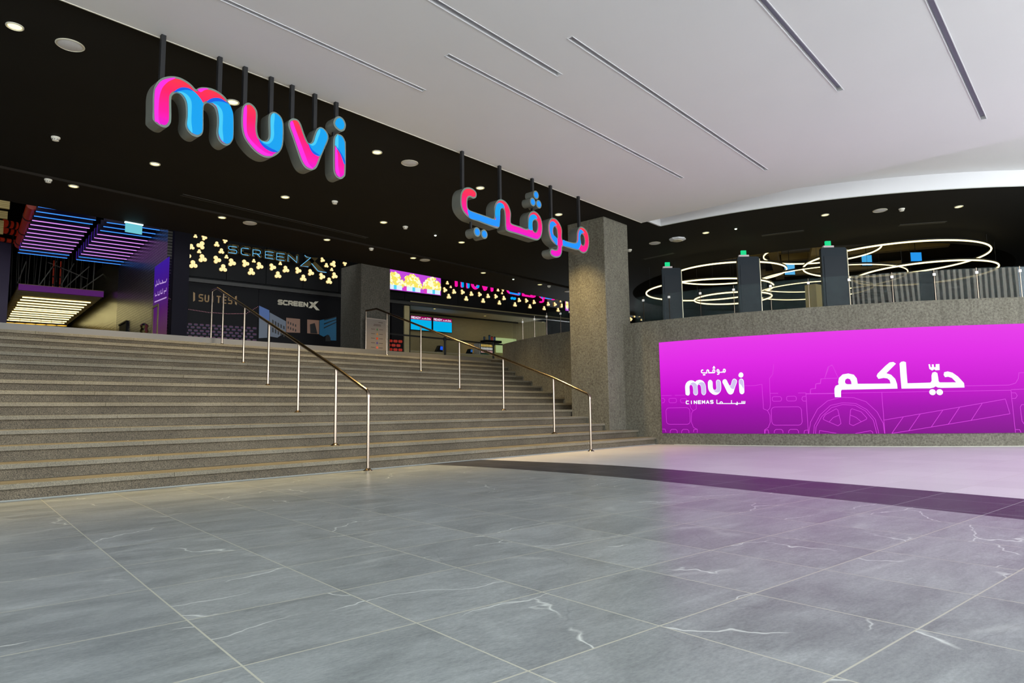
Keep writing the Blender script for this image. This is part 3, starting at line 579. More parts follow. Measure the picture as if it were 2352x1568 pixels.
# ------------------------------------------------------------------ popcorn display screens
def screen_popcorn(c0, c1, label):
    """c0/c1: lower left and upper right corner on the header plane"""
    e = empty('display_screen', (c0[0], YB - .3, c0[1]), label, 'screen'); w, h = c1[0] - c0[0], c1[1] - c0[1]
    mb = MB(); mb.box((w / 2, .06, h / 2), (w + .06, .12, h + .06)); mb.build('screen_housing', M_DARK, e)
    mb = MB(); mb.quad((0, -.004, 0), (w, -.004, 0), (w, -.004, h), (0, -.004, h)); mb.build('screen_picture', emis('screen_purple', (190, 70, 215), 1.1), e)
    mp, mbk, mbl, mrd = MB(), MB(), MB(), MB(); rr = random.Random(3); n = 3; bw = w / 2.9
    for i in range(n):
        cx = w * (.13, .46, .83)[i]; 
        if w < .3: cx = w / 2
        for j in range(150):
            a = rr.random() * PI; q = math.sqrt(rr.random()); x, z = cx + math.cos(a) * q * bw * .50, h * .22 + math.sin(a) * q * h * .62
            if not (0.03 < x < w - .03): continue
            s_ = .035 + rr.random() * .03; y = -.008 - rr.random() * .004; k = 6
            mp.add([(x + s_ * math.cos(2 * PI * t / k + a), y, min(h - .02, z + s_ * math.sin(2 * PI * t / k + a))) for t in range(k)], [tuple(range(k))], 0 if rr.random() < .6 else 1)
        for s0, s1, MBK in ((-.44, -.28, mrd), (-.28, .02, mbk), (.02, .16, mbl), (.16, .44, mbk)):
            xa, xb = max(.01, cx + s0 * bw), min(w - .01, cx + s1 * bw)
            if xb > xa: MBK.quad((xa, -.014, .02), (xb, -.014, .02), (xb, -.014, h * .24), (xa, -.014, h * .24))
        if w < .3: break
    mp.build('popcorn_picture', [emis('pop_yellow', (240, 224, 96), 1.1), emis('pop_pale', (255, 246, 200), 1.2)], e)
    mbk.build('bucket_picture', emis('bucket_white', (215, 235, 255), 1.1), e); mbl.build('bucket_panel_picture', emis('bucket_cyan', (80, 205, 235), 1.1), e); mrd.build('bucket_edge_picture', emis('bucket_pink', (215, 60, 190), 1.1), e)
yS = YB - .3
a, b, c = at_y(893, 662, yS), at_y(1012.5, 678.5, yS), at_y(1012.5, 641, yS)
screen_popcorn((a.x - .12, b.z), (b.x, c.z + .12), 'bright purple screen showing popcorn buckets right of the small pillar')
a, b = at_y(1298.5, 713, yS), at_y(1305.5, 683, yS); screen_popcorn((a.x, a.z), (b.x, b.z), 'narrow slice of purple popcorn screen beside the tall pillar')

# ================================================================== HANGING SIGN
SCL = 4.126
def A(pts): return [(320 + x / 4.126, 60 + y / 4.126) for x, y in pts]
def Bq(pts): return [(1020 + x / 5.113, 340 + y / 5.113) for x, y in pts]
LM = dict(
 m=dict(o=A([(125,870),(127,780),(130,640),(150,560),(200,500),(280,475),(370,482),(450,520),(500,560),(535,597),(560,586),(600,578),(680,588),(750,620),(820,680),(870,770),(893,860),(893,1040),(880,1090),(850,1125),(810,1130),(765,1100),(737,1050),(730,1000),(735,930),(733,850),(715,780),(680,745),(640,730),(612,760),(608,860),(607,980),(590,1030),(550,1050),(500,1035),(455,990),(435,930),(443,850),(440,760),(425,700),(390,650),(350,635),(315,655),(303,700),(303,880),(290,930),(260,958),(215,955),(165,925),(135,895)]), h=[],
   r=[('lp',A([(142,880),(142,640),(165,570),(215,515),(300,492),(340,495),(270,530),(215,590),(188,680),(180,800),(182,890),(200,938),(165,910)])),
      ('sb',A([(325,630),(350,603),(400,583),(460,590),(520,625),(570,680),(605,740),(597,780),(595,980),(580,1015),(548,1032),(500,1015),(460,975),(448,930),(455,850),(452,750),(435,690),(400,645),(355,625)])),
      ('db',A([(325,630),(350,603),(400,583),(460,590),(505,617),(450,607),(400,612),(350,625)])),
      ('lc',A([(448,930),(455,850),(452,750),(435,690),(400,645),(350,627),(400,628),(450,655),(482,700),(492,760),(488,900),(498,1012),(470,985)])),
      ('lp',A([(548,605),(600,592),(650,598),(610,612),(575,630)])),
      ('sb',A([(632,725),(660,698),(710,684),(770,695),(840,742),(872,800),(882,860),(881,1040),(868,1085),(845,1112),(812,1116),(770,1085),(748,1040),(742,1000),(748,930),(745,850),(727,775),(690,735)])),
      ('db',A([(632,725),(660,698),(710,684),(770,695),(838,742),(780,722),(710,718),(660,730)])),
      ('lc',A([(742,1000),(748,930),(745,850),(727,775),(690,738),(735,755),(772,800),(784,860),(780,980),(788,1095),(755,1055)]))]),
 u=dict(o=A([(968,840),(975,775),(1000,738),(1035,725),(1075,745),(1110,790),(1121,845),(1116,950),(1120,1010),(1135,1055),(1162,1080),(1195,1087),(1219,1065),(1226,1020),(1224,900),(1232,835),(1275,811),(1328,840),(1358,890),(1368,960),(1364,1100),(1345,1170),(1300,1220),(1240,1245),(1180,1240),(1110,1200),(1050,1140),(1000,1070),(975,1000),(966,920)]), h=[],
   r=[('lp',A([(982,840),(988,780),(1012,748),(1018,800),(1015,900),(1018,1000),(1045,1065),(1110,1135),(1190,1195),(1265,1222),(1240,1231),(1180,1226),(1115,1188),(1058,1130),(1010,1062),(988,995),(980,920)])),
      ('sb',A([(1128,1072),(1160,1094),(1200,1101),(1232,1075),(1240,1020),(1238,900),(1246,845),(1275,826),(1320,852),(1345,895),(1354,960),(1350,1095),(1332,1165),(1300,1195),(1240,1188),(1180,1150)])),
      ('db',A([(1128,1072),(1165,1112),(1230,1152),(1305,1192),(1260,1195),(1195,1165),(1145,1115)])),
      ('lc',A([(1240,1020),(1238,900),(1246,845),(1272,828),(1278,860),(1270,950),(1272,1030),(1258,1085),(1220,1118),(1180,1112),(1160,1094),(1200,1101),(1232,1075)]))]),
 v=dict(o=A([(1412,940),(1420,895),(1455,873),(1500,885),(1530,925),(1560,1010),(1590,1085),(1610,1108),(1635,1095),(1650,1050),(1668,1000),(1692,965),(1725,957),(1765,985),(1792,1035),(1788,1085),(1760,1150),(1722,1240),(1692,1320),(1665,1355),(1620,1365),(1570,1340),(1530,1280),(1490,1170),(1450,1050),(1425,985)]), h=[],
   r=[('lp',A([(1427,940),(1433,905),(1452,905),(1475,970),(1520,1090),(1565,1210),(1600,1300),(1645,1350),(1620,1350),(1580,1328),(1542,1272),(1503,1165),(1462,1045)])),
      ('sb',A([(1598,1112),(1620,1120),(1648,1100),(1664,1050),(1680,1005),(1700,977),(1725,972),(1757,996),(1778,1038),(1775,1080),(1748,1145),(1710,1228),(1670,1225),(1630,1185)])),
      ('db',A([(1600,1118),(1640,1178),(1705,1228),(1655,1218),(1618,1175)])),
      ('lc',A([(1598,1112),(1620,1120),(1648,1100),(1664,1050),(1680,1005),(1705,978),(1708,1010),(1690,1060),(1668,1115),(1635,1136)]))]),
 i=dict(o=A([(1838,1120),(1842,1060),(1860,1030),(1885,1020),(1925,1040),(1950,1085),(1957,1135),(1955,1385),(1940,1430),(1910,1448),(1870,1432),(1845,1390),(1837,1330)]), h=[],
   r=[('sb',A([(1851,1120),(1854,1066),(1866,1042),(1885,1034),(1918,1052),(1938,1092),(1944,1135),(1943,1310),(1905,1220),(1852,1132)])),
      ('lc',A([(1851,1120),(1854,1066),(1866,1042),(1882,1036),(1880,1172),(1855,1135)])),
      ('db',A([(1852,1130),(1905,1200),(1943,1275),(1943,1312),(1905,1225)])),
      ('lp',A([(1851,1150),(1875,1212),(1880,1330),(1895,1428),(1872,1418),(1857,1382),(1850,1330)]))]),
 dot=dict(o=A([(1840,905),(1860,865),(1895,853),(1935,880),(1958,935),(1945,985),(1910,998),(1870,975),(1845,940)]), h=[], r=[('sb',A([(1853,910),(1870,878),(1895,868),(1926,890),(1944,935),(1934,973),(1908,984),(1878,963),(1858,937)]))]))
AR = dict(
 a=dict(o=Bq([(383,555),(370,585),(340,592),(310,577),(285,585),(275,615),(275,680),(285,712),(315,735),(400,765),(500,800),(575,828),(592,800),(590,700),(605,645),(635,610),(670,600),(720,625),(760,680),(785,760),(783,850),(795,885),(880,915),(975,948),(985,900),(985,820),(1000,770),(1040,738),(1090,755),(1135,815),(1155,900),(1155,970),(1140,1040),(1105,1080),(1060,1078),(960,1045),(850,1010),(740,975),(718,925),(715,850),(712,780),(705,730),(682,708),(662,728),(658,800),(655,900),(640,935),(610,940),(500,900),(400,862),(310,830),(250,780),(210,720),(192,650),(195,550),(215,495),(250,465),(300,462),(350,485),(378,520)]),
   h=[Bq([(1040,900),(1045,862),(1065,845),(1090,862),(1098,910),(1091,962),(1072,985),(1045,962)])],
   r=[('bb',Bq([(273,722),(330,752),(580,840),(600,812),(598,770),(652,775),(648,895),(630,925),(500,888),(400,850),(305,826),(283,785)])),
      ('sb',Bq([(598,790),(600,700),(618,655),(650,640),(690,662),(706,708),(680,700),(656,728),(650,800)])),
      ('sb',Bq([(988,950),(990,840),(1008,793),(1045,780),(1078,800),(1086,835),(1062,832),(1034,858),(1030,900),(1033,962)]))]),
 b=dict(o=Bq([(1222,920),(1232,860),(1255,825),(1280,818),(1320,835),(1360,890),(1385,960),(1388,1070),(1440,1090),(1530,1110),(1555,1090),(1560,1000),(1575,950),(1605,922),(1650,940),(1690,1000),(1703,1080),(1700,1150),(1680,1210),(1645,1235),(1610,1225),(1580,1200),(1540,1195),(1450,1170),(1390,1155),(1385,1220),(1365,1270),(1320,1287),(1270,1270),(1245,1235),(1245,1200),(1265,1180),(1300,1190),(1325,1185),(1330,1150),(1290,1120),(1250,1070),(1228,1000)]),
   h=[Bq([(1283,950),(1295,925),(1312,932),(1325,970),(1330,1052),(1300,1035),(1285,1000)]), Bq([(1603,1050),(1612,1012),(1630,1020),(1647,1060),(1648,1110),(1635,1140),(1612,1120)])],
   r=[('bb',Bq([(1234,920),(1243,875),(1262,860),(1290,868),(1318,905),(1295,912),(1273,945),(1276,1010),(1325,1064),(1325,1140),(1298,1112),(1262,1064),(1240,995)])),
      ('bb',Bq([(1392,1078),(1440,1102),(1530,1122),(1566,1095),(1572,1005),(1587,962),(1608,958),(1640,998),(1612,1000),(1592,1048),(1602,1122),(1588,1165),(1570,1188),(1540,1183),(1450,1158),(1392,1142)]))]))
DOTS_T = Bq([(1080, 550), (1042, 632), (1112, 658)]); DOTS_B = Bq([(388, 985), (472, 1010)])
WF, WBK = 7.60, 7.80   # front and back of the letters
def uz(p, w=WF): q = at_w(p[0], p[1], w); return (SU.dot(q.to_2d()), q.z)
Z0m, Z1m = uz(A([(800, 1120)])[0])[1], uz(A([(300, 480)])[0])[1]
def grad(nm, z0, z1): return emis('sign_red_magenta_' + nm, (255, 62, 78), 1.15, [(0, srgb((215, 0, 205))), (.3, srgb((250, 0, 150))), (.7, srgb((250, 20, 90))), (1, srgb((252, 50, 62)))], z0, z1)
C3 = dict(lp=emis('sign_light_pink', (250, 40, 225), 1.05), sb=emis('sign_sky_blue', (0, 165, 245), 1.0), db=emis('sign_deep_blue', (0, 92, 225), 1.1), lc=emis('sign_pale_cyan', (70, 208, 252), 1.0), bb=emis('sign_mid_blue', (20, 140, 240), 1.15))
def letter(root, spec, gmat, body='letter_body', dotblue=False):
    o2 = smoothpoly([uz(p) for p in spec['o']], 4); hs = [smoothpoly([uz(p) for p in h], 4) for h in spec['h']]
    if area2(o2) < 0: o2 = o2[::-1]
    f, g = (lambda u, z: P(u, WF, z)), (lambda u, z: P(u, WBK, z))
    mb = MB(); mb.prism(o2, hs, f, g, 1, 0, 0); child(mb, body, [M_LSIDE, M_RIM], root)
    o3 = inset(o2, .026); h3 = [inset(h, -.02) for h in hs]
    mb = MB(); mb.poly(o3, h3, lambda u, z: P(u, WF - .004, z)); child(mb, 'lit_face', gmat if not dotblue else C3['sb'], root)
    for j, (c, r) in enumerate(spec['r']):
        if dotblue: continue
        mb = MB(); mb.poly(smoothpoly([uz(p) for p in r], 4), [], lambda u, z, j=j: P(u, WF - .008 - .0025 * j, z)); child(mb, 'lit_face_stripe', C3[c], root)
def strut(root, px, py, zbot, w=7.73):
    t = at_w(px, py, w); u = SU.dot(t.to_2d()); mb = MB(); mb.box(P(u, w, (zbot + ZW) / 2), (.05, .05, ZW - zbot), AX); child(mb, 'strut', M_STRUT, root)
def ztop(px, w=WF, pts=None):  # height of the letter outline under a strut
    c = [uz(p)[1] for p in pts if abs(p[0] - px) < 14]; return (max(c) if c else 4.0) - .03
grp = 'letters of the hanging sign'
for key, lab, sts, zr in (('m', 'large glowing letter m, first of the pink and blue hanging sign', [(375, 80), (505, 133)], (Z0m, Z1m)), ('u', 'large glowing letter u, second of the pink and blue hanging sign', [(563, 155), (623, 178)], None), ('v', 'large glowing letter v, third of the pink and blue hanging sign', [(671, 196), (723, 217)], None), ('i', 'large glowing letter i with its dot, last of the hanging sign word', [(770, 236)], None)):
    sp = LM[key]; q = [uz(p) for p in sp['o']]; e = empty('sign_letter', P(sum(a for a, _ in q) / len(q), (WF + WBK) / 2, min(b for _, b in q)), lab, 'letter', grp)
    z0, z1 = min(b for _, b in q) - e.location.z, max(b for _, b in q) - e.location.z
    letter(e, sp, grad(key, z0, z1))
    if key == 'i': letter(e, LM['dot'], None, 'dot_body', True); d = LM['dot']['o']; strut(e, 772, 237, ztop(772, pts=d)); mb = MB(); u = uz((777, 305))[0]; mb.box(P(u, 7.72, uz((777, 305))[1]), (.03, .03, .16), AX); child(mb, 'dot_link', M_STRUT, e)
    else:
        for s_ in sts: strut(e, s_[0], s_[1], ztop(s_[0], pts=sp['o']))
def dotobj(root, c, dia):
    u, z = uz(c); o2 = circ(u, z, dia, 28); mb = MB(); mb.prism(o2, [], lambda a, b: P(a, WF, b), lambda a, b: P(a, WBK, b), 1, 0, 0); child(mb, 'dot_body', [M_LSIDE, M_RIM], root)
    mb = MB(); mb.poly(circ(u, z, dia * .72, 28), [], lambda a, b: P(a, WF - .004, b)); child(mb, 'lit_face', C3['bb'], root)
for key, lab, sts in (('a', 'glowing joined Arabic letters with dots, left part of the second hanging word', [(1061, 353), (1147, 387), (1222, 415)]), ('b', 'glowing joined Arabic letters without dots, right part of the second hanging word', [(1264, 432), (1328, 457)])):
    sp = AR[key]; q = [uz(p) for p in sp['o']]; e = empty('sign_letter', P(sum(a for a, _ in q) / len(q), (WF + WBK) / 2, min(b for _, b in q)), lab, 'letter', grp)
    z0, z1 = min(b for _, b in q) - e.location.z, max(b for _, b in q) - e.location.z
    letter(e, sp, grad('arabic' + key, z0, z1))
    for s_ in sts: strut(e, s_[0], s_[1], ztop(s_[0], pts=sp['o']))
    if key == 'a':
        for c in DOTS_T + DOTS_B: dotobj(e, c, .080)
        u, z = uz((1093, 520)); mb = MB(); mb.box(P(u, 7.72, z), (.03, .03, .25), AX); child(mb, 'dot_link', M_STRUT, e)

# flat copies of the same words (header sign, LED wall) -- normalised outlines
def norm(specs):
    allp = [uz(p) for s in specs for p in s['o']]; x0, x1 = min(a for a, _ in allp), max(a for a, _ in allp); z0, z1 = min(b for _, b in allp), max(b for _, b in allp)
    def f(p): a, b = uz(p); return ((a - x0) / (x1 - x0), (b - z0) / (z1 - z0))
    out = []
    for s in specs: out.append((smoothpoly([f(p) for p in s['o']], 3), [smoothpoly([f(p) for p in h], 3) for h in s['h']], [(c, smoothpoly([f(p) for p in r], 3)) for c, r in s['r']]))
    return out, f, (z1 - z0) / (x1 - x0)
NM, fM, ASM = norm([LM[k] for k in ('m', 'u', 'v', 'i', 'dot')]); NA, fA, ASA = norm([AR['a'], AR['b']])
dt, db = [fA(p) for p in DOTS_T], [fA(p) for p in DOTS_B]
M_WORD = emis('header_letter_magenta', (250, 20, 160), 1.1)
def hp(zx, zy): p = at_y(880 + zx / 5.345, 610 + zy / 5.345, YB - .14); return p.x, p.z
def flatword(spec, x0, x1, zbot, hgt, labels, dots=()):
    for (o_, hs, rs), lab in zip(spec, labels):
        if lab is None: continue
        f = lambda a, b, y: Vector((x0 + a * (x1 - x0), y, zbot + b * hgt))
        W3 = x1 - x0; ins = inset([(a * W3, b * hgt) for a, b in o_], .030); o_ = [(a / W3, b / hgt) for a, b in ins]; hs = [[(a / W3, b / hgt) for a, b in inset([(a * W3, b * hgt) for a, b in h_], -.018)] for h_ in hs]
        rs = [(c_, [(a / W3, b / hgt) for a, b in inset([(a * W3, b * hgt) for a, b in r_], .006)]) for c_, r_ in rs]
        e = empty('sign_letter', f(*o_[0], YB - .14), lab, 'letter', 'small coloured letters on the header')
        mb = MB(); mb.prism(o_ if area2(o_) > 0 else o_[::-1], hs, lambda a, b: f(a, b, YB - .14), lambda a, b: f(a, b, YB - .07), 0, 0); child(mb, 'letter_body', M_WORD, e)
        for j, (c, r) in enumerate(rs):
            if c in ('lp', 'lc'): continue
            mb = MB(); mb.poly(r, [], lambda a, b, j=j: f(a, b, YB - .144 - j * .002)); child(mb, 'lit_face_stripe', C3[c], e)
        if dots and lab.startswith('small left'):
            for a, b in dots: p = f(a, b, YB - .14); mb = MB(); mb.prism(circ(p.x, p.z, .05, 18), [], lambda x, z: Vector((x, YB - .14, z)), lambda x, z: Vector((x, YB - .07, z))); child(mb, 'dot_body', C3['sb'], e)
xa, zb = hp(885, 262); xb, _ = hp(1362, 325); wM = xb - xa
flatword(NM, xa, xb, hp(1346, 326)[1], wM * ASM, ['small pink and blue letter m on the header, top hidden', 'small pink and blue letter u on the header, top hidden', 'small pink and blue letter v on the header, top hidden', 'small pink letter i on the header, top hidden', None])
xa, _ = hp(1520, 280); xb, _ = hp(2132, 460); _, zb = hp(1950, 462)
flatword(NA, xa, xb, zb, (xb - xa) * ASA, ['small left Arabic letters in pink and blue on the header', 'small right Arabic letters in pink and blue on the header'], dots=[fA(p) for p in DOTS_B])

# ================================================================== LED WALL SCREEN
RS = CR + .03
aL = at_c(1517.5, 900, RS)[0]; aR = at_c(2352, 870, RS)[0] + .22
zb_, zt_s = .242, 2.205
scr = empty('led_screen', cyl(aL, zb_, CR), 'long curved magenta LED screen with white Arabic greeting on the concrete wall', 'screen')
def scrpt(a, z, r=RS): return cyl(a, z, r)
n = 96; mb = MB()
for i in range(n):
    a, b = aL + (aR - aL) * i / n, aL + (aR - aL) * (i + 1) / n
    mb.add([scrpt(a, zb_, CR - .02), scrpt(b, zb_, CR - .02), scrpt(b, zt_s, CR - .02), scrpt(a, zt_s, CR - .02), scrpt(a, zb_), scrpt(b, zb_), scrpt(b, zt_s), scrpt(a, zt_s)],
           [(4, 5, 6, 7), (0, 1, 5, 4), (3, 7, 6, 2)] + ([(0, 4, 7, 3)] if i == 0 else []) + ([(1, 2, 6, 5)] if i == n - 1 else []))
M_LED = emis('led_magenta', (236, 62, 240), 1.0, c2=[(0, srgb((140, 14, 150))), (.25, srgb((176, 8, 188))), (.45, srgb((214, 14, 222))), (.75, srgb((240, 42, 245))), (1, srgb((248, 62, 250)))], z0=0, z1=zt_s - zb_, base=(.004, .004, .004))
M_LED.node_tree.nodes['Principled BSDF'].inputs['Specular IOR Level'].default_value = .02; M_LED.node_tree.nodes['Principled BSDF'].inputs['Emission Strength'].default_value = .86; child(mb, 'screen_panel', M_LED, scr)
def lp(x, y, r=RS): return at_c(x, y, r)
def LA(pts): return [lp(1500 + x / 5.058, 730 + y / 5.058) for x, y in pts]
def LB(pts): return [lp(1850 + x / 4.685, 730 + y / 4.685) for x, y in pts]
def clampz(pts): return [(a, max(zb_ + .004, min(zt_s - .004, z))) for a, z in pts]
def onscr(dr): return lambda s, z: cyl(aL + s / RS, z, RS + dr)     # s = arc length from the left end
def sz(pts): return [((a - aL) * RS, z) for a, z in clampz(pts)]
M_LEDL = emis('led_line_pink', (232, 62, 240), .9); M_LEDW = emis('led_white', (240, 253, 255), 1.15); M_LEDV = emis('led_lavender', (214, 196, 242), 1.0)
mb = MB(); LW = .009
def line(pts, closed=False, w=LW): ribbon(mb, pts, w, onscr(.003), 0, closed, 4)
line(sz(LA([(100, 902), (375, 897)])))
for q in ((185, 932, 272, 985), (320, 935, 392, 985), (1385, 912, 1490, 968), (1553, 907, 1663, 965)): a, b = sz(LA([(q[0], q[3]), (q[2], q[1])])); line(rrect(a[0], a[1], b[0], b[1], .035, 4), True)
for q in ((157, 1235, 425, 1040), (1382, 1245, 1722, 1030)): a, b = sz(LA([(q[0], q[1]), (q[2], q[3])])); line(rrect(a[0], a[1], b[0], b[1], .07, 4), True)
for q in ((198, 283), (332, 418), (1408, 1510), (1575, 1690)): line(sz(LA([(q[0], 1335), (q[0] + 2, 1310), (q[0] + 18, 1294), (q[1] - 18, 1294), (q[1] - 2, 1310), (q[1], 1335)])))
for q in ([(100, 932), (125, 935), (138, 955), (130, 980), (103, 987)], [(110, 1290), (140, 1292), (152, 1325)], [(470, 1325), (475, 1295), (515, 1292), (515, 1330)], [(425, 1000), (440, 1050), (465, 1075), (447, 1110), (443, 1200), (470, 1270), (510, 1293)],
          [(500, 985), (503, 1055), (465, 1078)], [(1063, 787), (1180, 785), (1265, 770), (1283, 1055), (1330, 1075), (1358, 1130), (1362, 1210), (1340, 1270), (1295, 1300), (1297, 1340)], [(1400, 540), (1392, 650), (1352, 705), (1355, 800), (1365, 1000), (1355, 1050), (1330, 1075)],
          [(1363, 875), (1775, 870), (1805, 1345)], [(1776, 907), (1735, 915), (1728, 945), (1745, 965), (1778, 965)], [(1755, 1340), (1758, 1310), (1775, 1302), (1798, 1302)], [(1780, 883), (2110, 878)],
          [(1828, 875), (1830, 830), (1845, 822), (1888, 820), (1890, 772), (1900, 765), (1946, 762), (1950, 715), (1965, 706), (2110, 700)], [(1995, 700), (2030, 570), (2080, 545)], [(1300, 1340), (1305, 1302), (1335, 1298), (1345, 1340)]): line(sz(LA(q)))
for q in ([(5, 815), (2210, 778)], [(820, 800), (855, 1246)], [(845, 1098), (2150, 872), (2200, 1030), (930, 1246)], [(1052, 1065), (930, 1240)], [(1235, 1032), (1110, 1215)], [(1475, 995), (1355, 1170)], [(1657, 962), (1535, 1145)], [(1900, 920), (1780, 1105)],
          [(2210, 778), (2260, 1245)], [(2213, 770), (2700, 752)], [(2220, 805), (2260, 805), (2278, 835), (2260, 865), (2225, 865)], [(2700, 920), (2325, 932), (2310, 960), (2330, 1110), (2352, 1140), (2700, 1150)], [(2262, 1200), (2305, 1202), (2320, 1245)], [(1715, 730), (2190, 722), (2260, 700), (2290, 650), (2295, 590), (2352, 588)],
          [(190, 1080), (215, 1040), (330, 977), (348, 988), (383, 1135), (350, 1160), (198, 1095), (190, 1080)], [(258, 1115), (300, 1070), (357, 1047)], [(485, 990), (500, 976), (600, 1010), (660, 1075), (655, 1090), (512, 1158), (473, 1140), (485, 990)], [(483, 1045), (545, 1070), (600, 1115)],
          [(147, 1245), (152, 1210), (330, 1240)], [(540, 1245), (700, 1212), (722, 1225), (725, 1245)], [(35, 1248), (55, 1120), (130, 980), (240, 890), (385, 853), (520, 858), (650, 900), (770, 1010), (835, 1130), (852, 1248)],
          [(88, 1248), (95, 1160), (160, 1040), (270, 940), (400, 912), (540, 920), (660, 985), (750, 1090), (790, 1248)], [(108, 1248), (115, 1170), (175, 1060), (280, 965), (400, 931), (535, 940), (645, 1000), (730, 1100), (768, 1248)],
          [(50, 805), (55, 765), (105, 758), (110, 712), (120, 705), (160, 702), (165, 655), (345, 648)], [(210, 640), (255, 520), (290, 510), (350, 640)]): line(sz(LB(smoothpoly(q, 1) if 0 else q)))
child(mb, 'line_drawing', M_LEDL, scr)
def fillscr(name, outer, holes, m_, dr):
    mb = MB(); f = onscr(dr); fc = [0]
    loops = [outer] + list(holes); allp = [q for l in loops for q in l]
    todo = [tuple(Vector(allp[i]) for i in t) for t in tessellate_polygon([[Vector((q[0], q[1], 0)) for q in l] for l in loops])]
    while todo:   # cut the triangles small so that they follow the curved screen
        a, b, c = todo.pop(); e_ = [(b - a).length, (c - b).length, (a - c).length]; m0 = max(e_)
        if abs((b - a).cross(c - a)) < 1e-9: continue
        if m0 > .16:
            if e_[0] == m0: p = (a + b) / 2; todo += [(a, p, c), (p, b, c)]
            elif e_[1] == m0: p = (b + c) / 2; todo += [(a, b, p), (a, p, c)]
            else: p = (c + a) / 2; todo += [(a, b, p), (p, b, c)]
            continue
        if (b - a).cross(c - a) < 0: b, c = c, b
        mb.add([f(*a), f(*b), f(*c)], [(0, 1, 2)])
    child(mb, name, m_, scr)
G1 = LB([(317,852),(312,800),(312,760),(325,730),(358,716),(352,690),(360,645),(400,607),(460,597),(520,610),(552,650),(562,708),(700,707),(915,705),(905,670),(880,650),(840,645),(785,655),(765,625),(775,600),(860,515),(905,478),(945,473),(973,492),(930,535),(870,595),(920,610),(965,655),(985,710),(990,760),(790,764),(600,768),(390,772),(382,790),(383,852)])
fillscr('greeting_lettering', sz(G1), [sz(LB([(424,690),(430,662),(452,650),(478,658),(492,685),(495,712),(455,713),(435,708)]))], M_LEDW, .006)
G2 = LB([(1012,490),(1028,472),(1055,467),(1080,476),(1088,590),(1097,702),(1220,699),(1345,695),(1357,675),(1355,620),(1365,588),(1395,580),(1418,592),(1427,640),(1432,682),(1445,693),(1530,693),(1620,692),(1575,645),(1535,632),(1500,637),(1485,612),(1492,583),(1530,575),(1580,588),(1640,630),(1705,700),(1710,748),(1590,750),(1460,752),(1422,748),(1400,735),(1380,748),(1340,757),(1190,758),(1033,760),(1020,620)])
fillscr('greeting_lettering', sz(G2), [], M_LEDW, .006)
for c in ((1366, 798), (1443, 798)): s_, z_ = sz(LB([c]))[0]; r_ = abs(sz(LB([(c[0], c[1] - 32)]))[0][1] - z_); fillscr('greeting_lettering', circ(s_, z_, r_, 24), [], M_LEDW, .006)
fillscr('greeting_lettering', sz(LB([(1322,498),(1340,498),(1345,528),(1352,531),(1360,528),(1358,500),(1378,498),(1382,527),(1390,531),(1400,527),(1400,497),(1440,495),(1443,560),(1400,563),(1385,552),(1362,566),(1332,548)])), [], M_LEDW, .006)
# small logo: English word, Arabic word above, captions below
(s0, zlo), (s1, _) = sz(LA([(378, 903)]))[0], sz(LA([(1063, 888)]))[0]; _, ztp = sz(LA([(1020, 632)]))[0]; _, zlo2 = sz(LA([(1040, 888)]))[0]
# logo word drawn upright: the hanging sign's outline levelled on its base line
for li, (o_, hs, rs) in enumerate(NM):
    f = lambda p: (s0 + p[0] * (s1 - s0), zlo + p[1] * (ztp - zlo))
    fillscr('logo_lettering', [f(p) for p in o_], [], M_LEDW, .006)
    for c, r in rs:
        if c == 'sb' and li != 4: fillscr('logo_lettering_tint', [f(p) for p in r], [], M_LEDV, .009)
(t0, q0), (t1, q1) = sz(LA([(558, 655)]))[0], sz(LA([(845, 590)]))[0]
_, qa = sz(LA([(700, 592)]))[0]; _, qb = sz(LA([(750, 660)]))[0]
fa = lambda p: (t0 + p[0] * (t1 - t0), qb + p[1] * (qa - qb) * 1.0)
for o_, hs, rs in NA: fillscr('logo_lettering', [fa(p) for p in o_], [[fa(p) for p in h] for h in hs], M_LEDW, .006)
for p in dt + db: c = fa(p); fillscr('logo_lettering', circ(c[0], c[1], .016, 14), [], M_LEDW, .006)
mb = MB(); (c0, z0), (c1, z1) = sz(LA([(387, 997)]))[0], sz(LA([(697, 958)]))[0]; word(mb, 'CINEMAS', c0, z0, c1 - c0, z1 - z0, .035, .019, onscr(.006))
for q in ([(742, 952), (742, 994), (905, 994), (1066, 992)], [(778, 994), (780, 978), (792, 972), (805, 978), (807, 994)], [(912, 994), (912, 975)], [(978, 994), (978, 976)], [(1033, 992), (1033, 968)], [(1050, 992), (1050, 968)], [(1067, 992), (1067, 968)]):
    ribbon(mb, sz(LA(q)), .017, onscr(.006))
for c in ((912, 962), (968, 1004), (980, 1004)): s_, z_ = sz(LA([c]))[0]; mb.poly(circ(s_, z_, .011, 10), [], onscr(.006))
child(mb, 'caption_lettering', M_LEDW, scr)

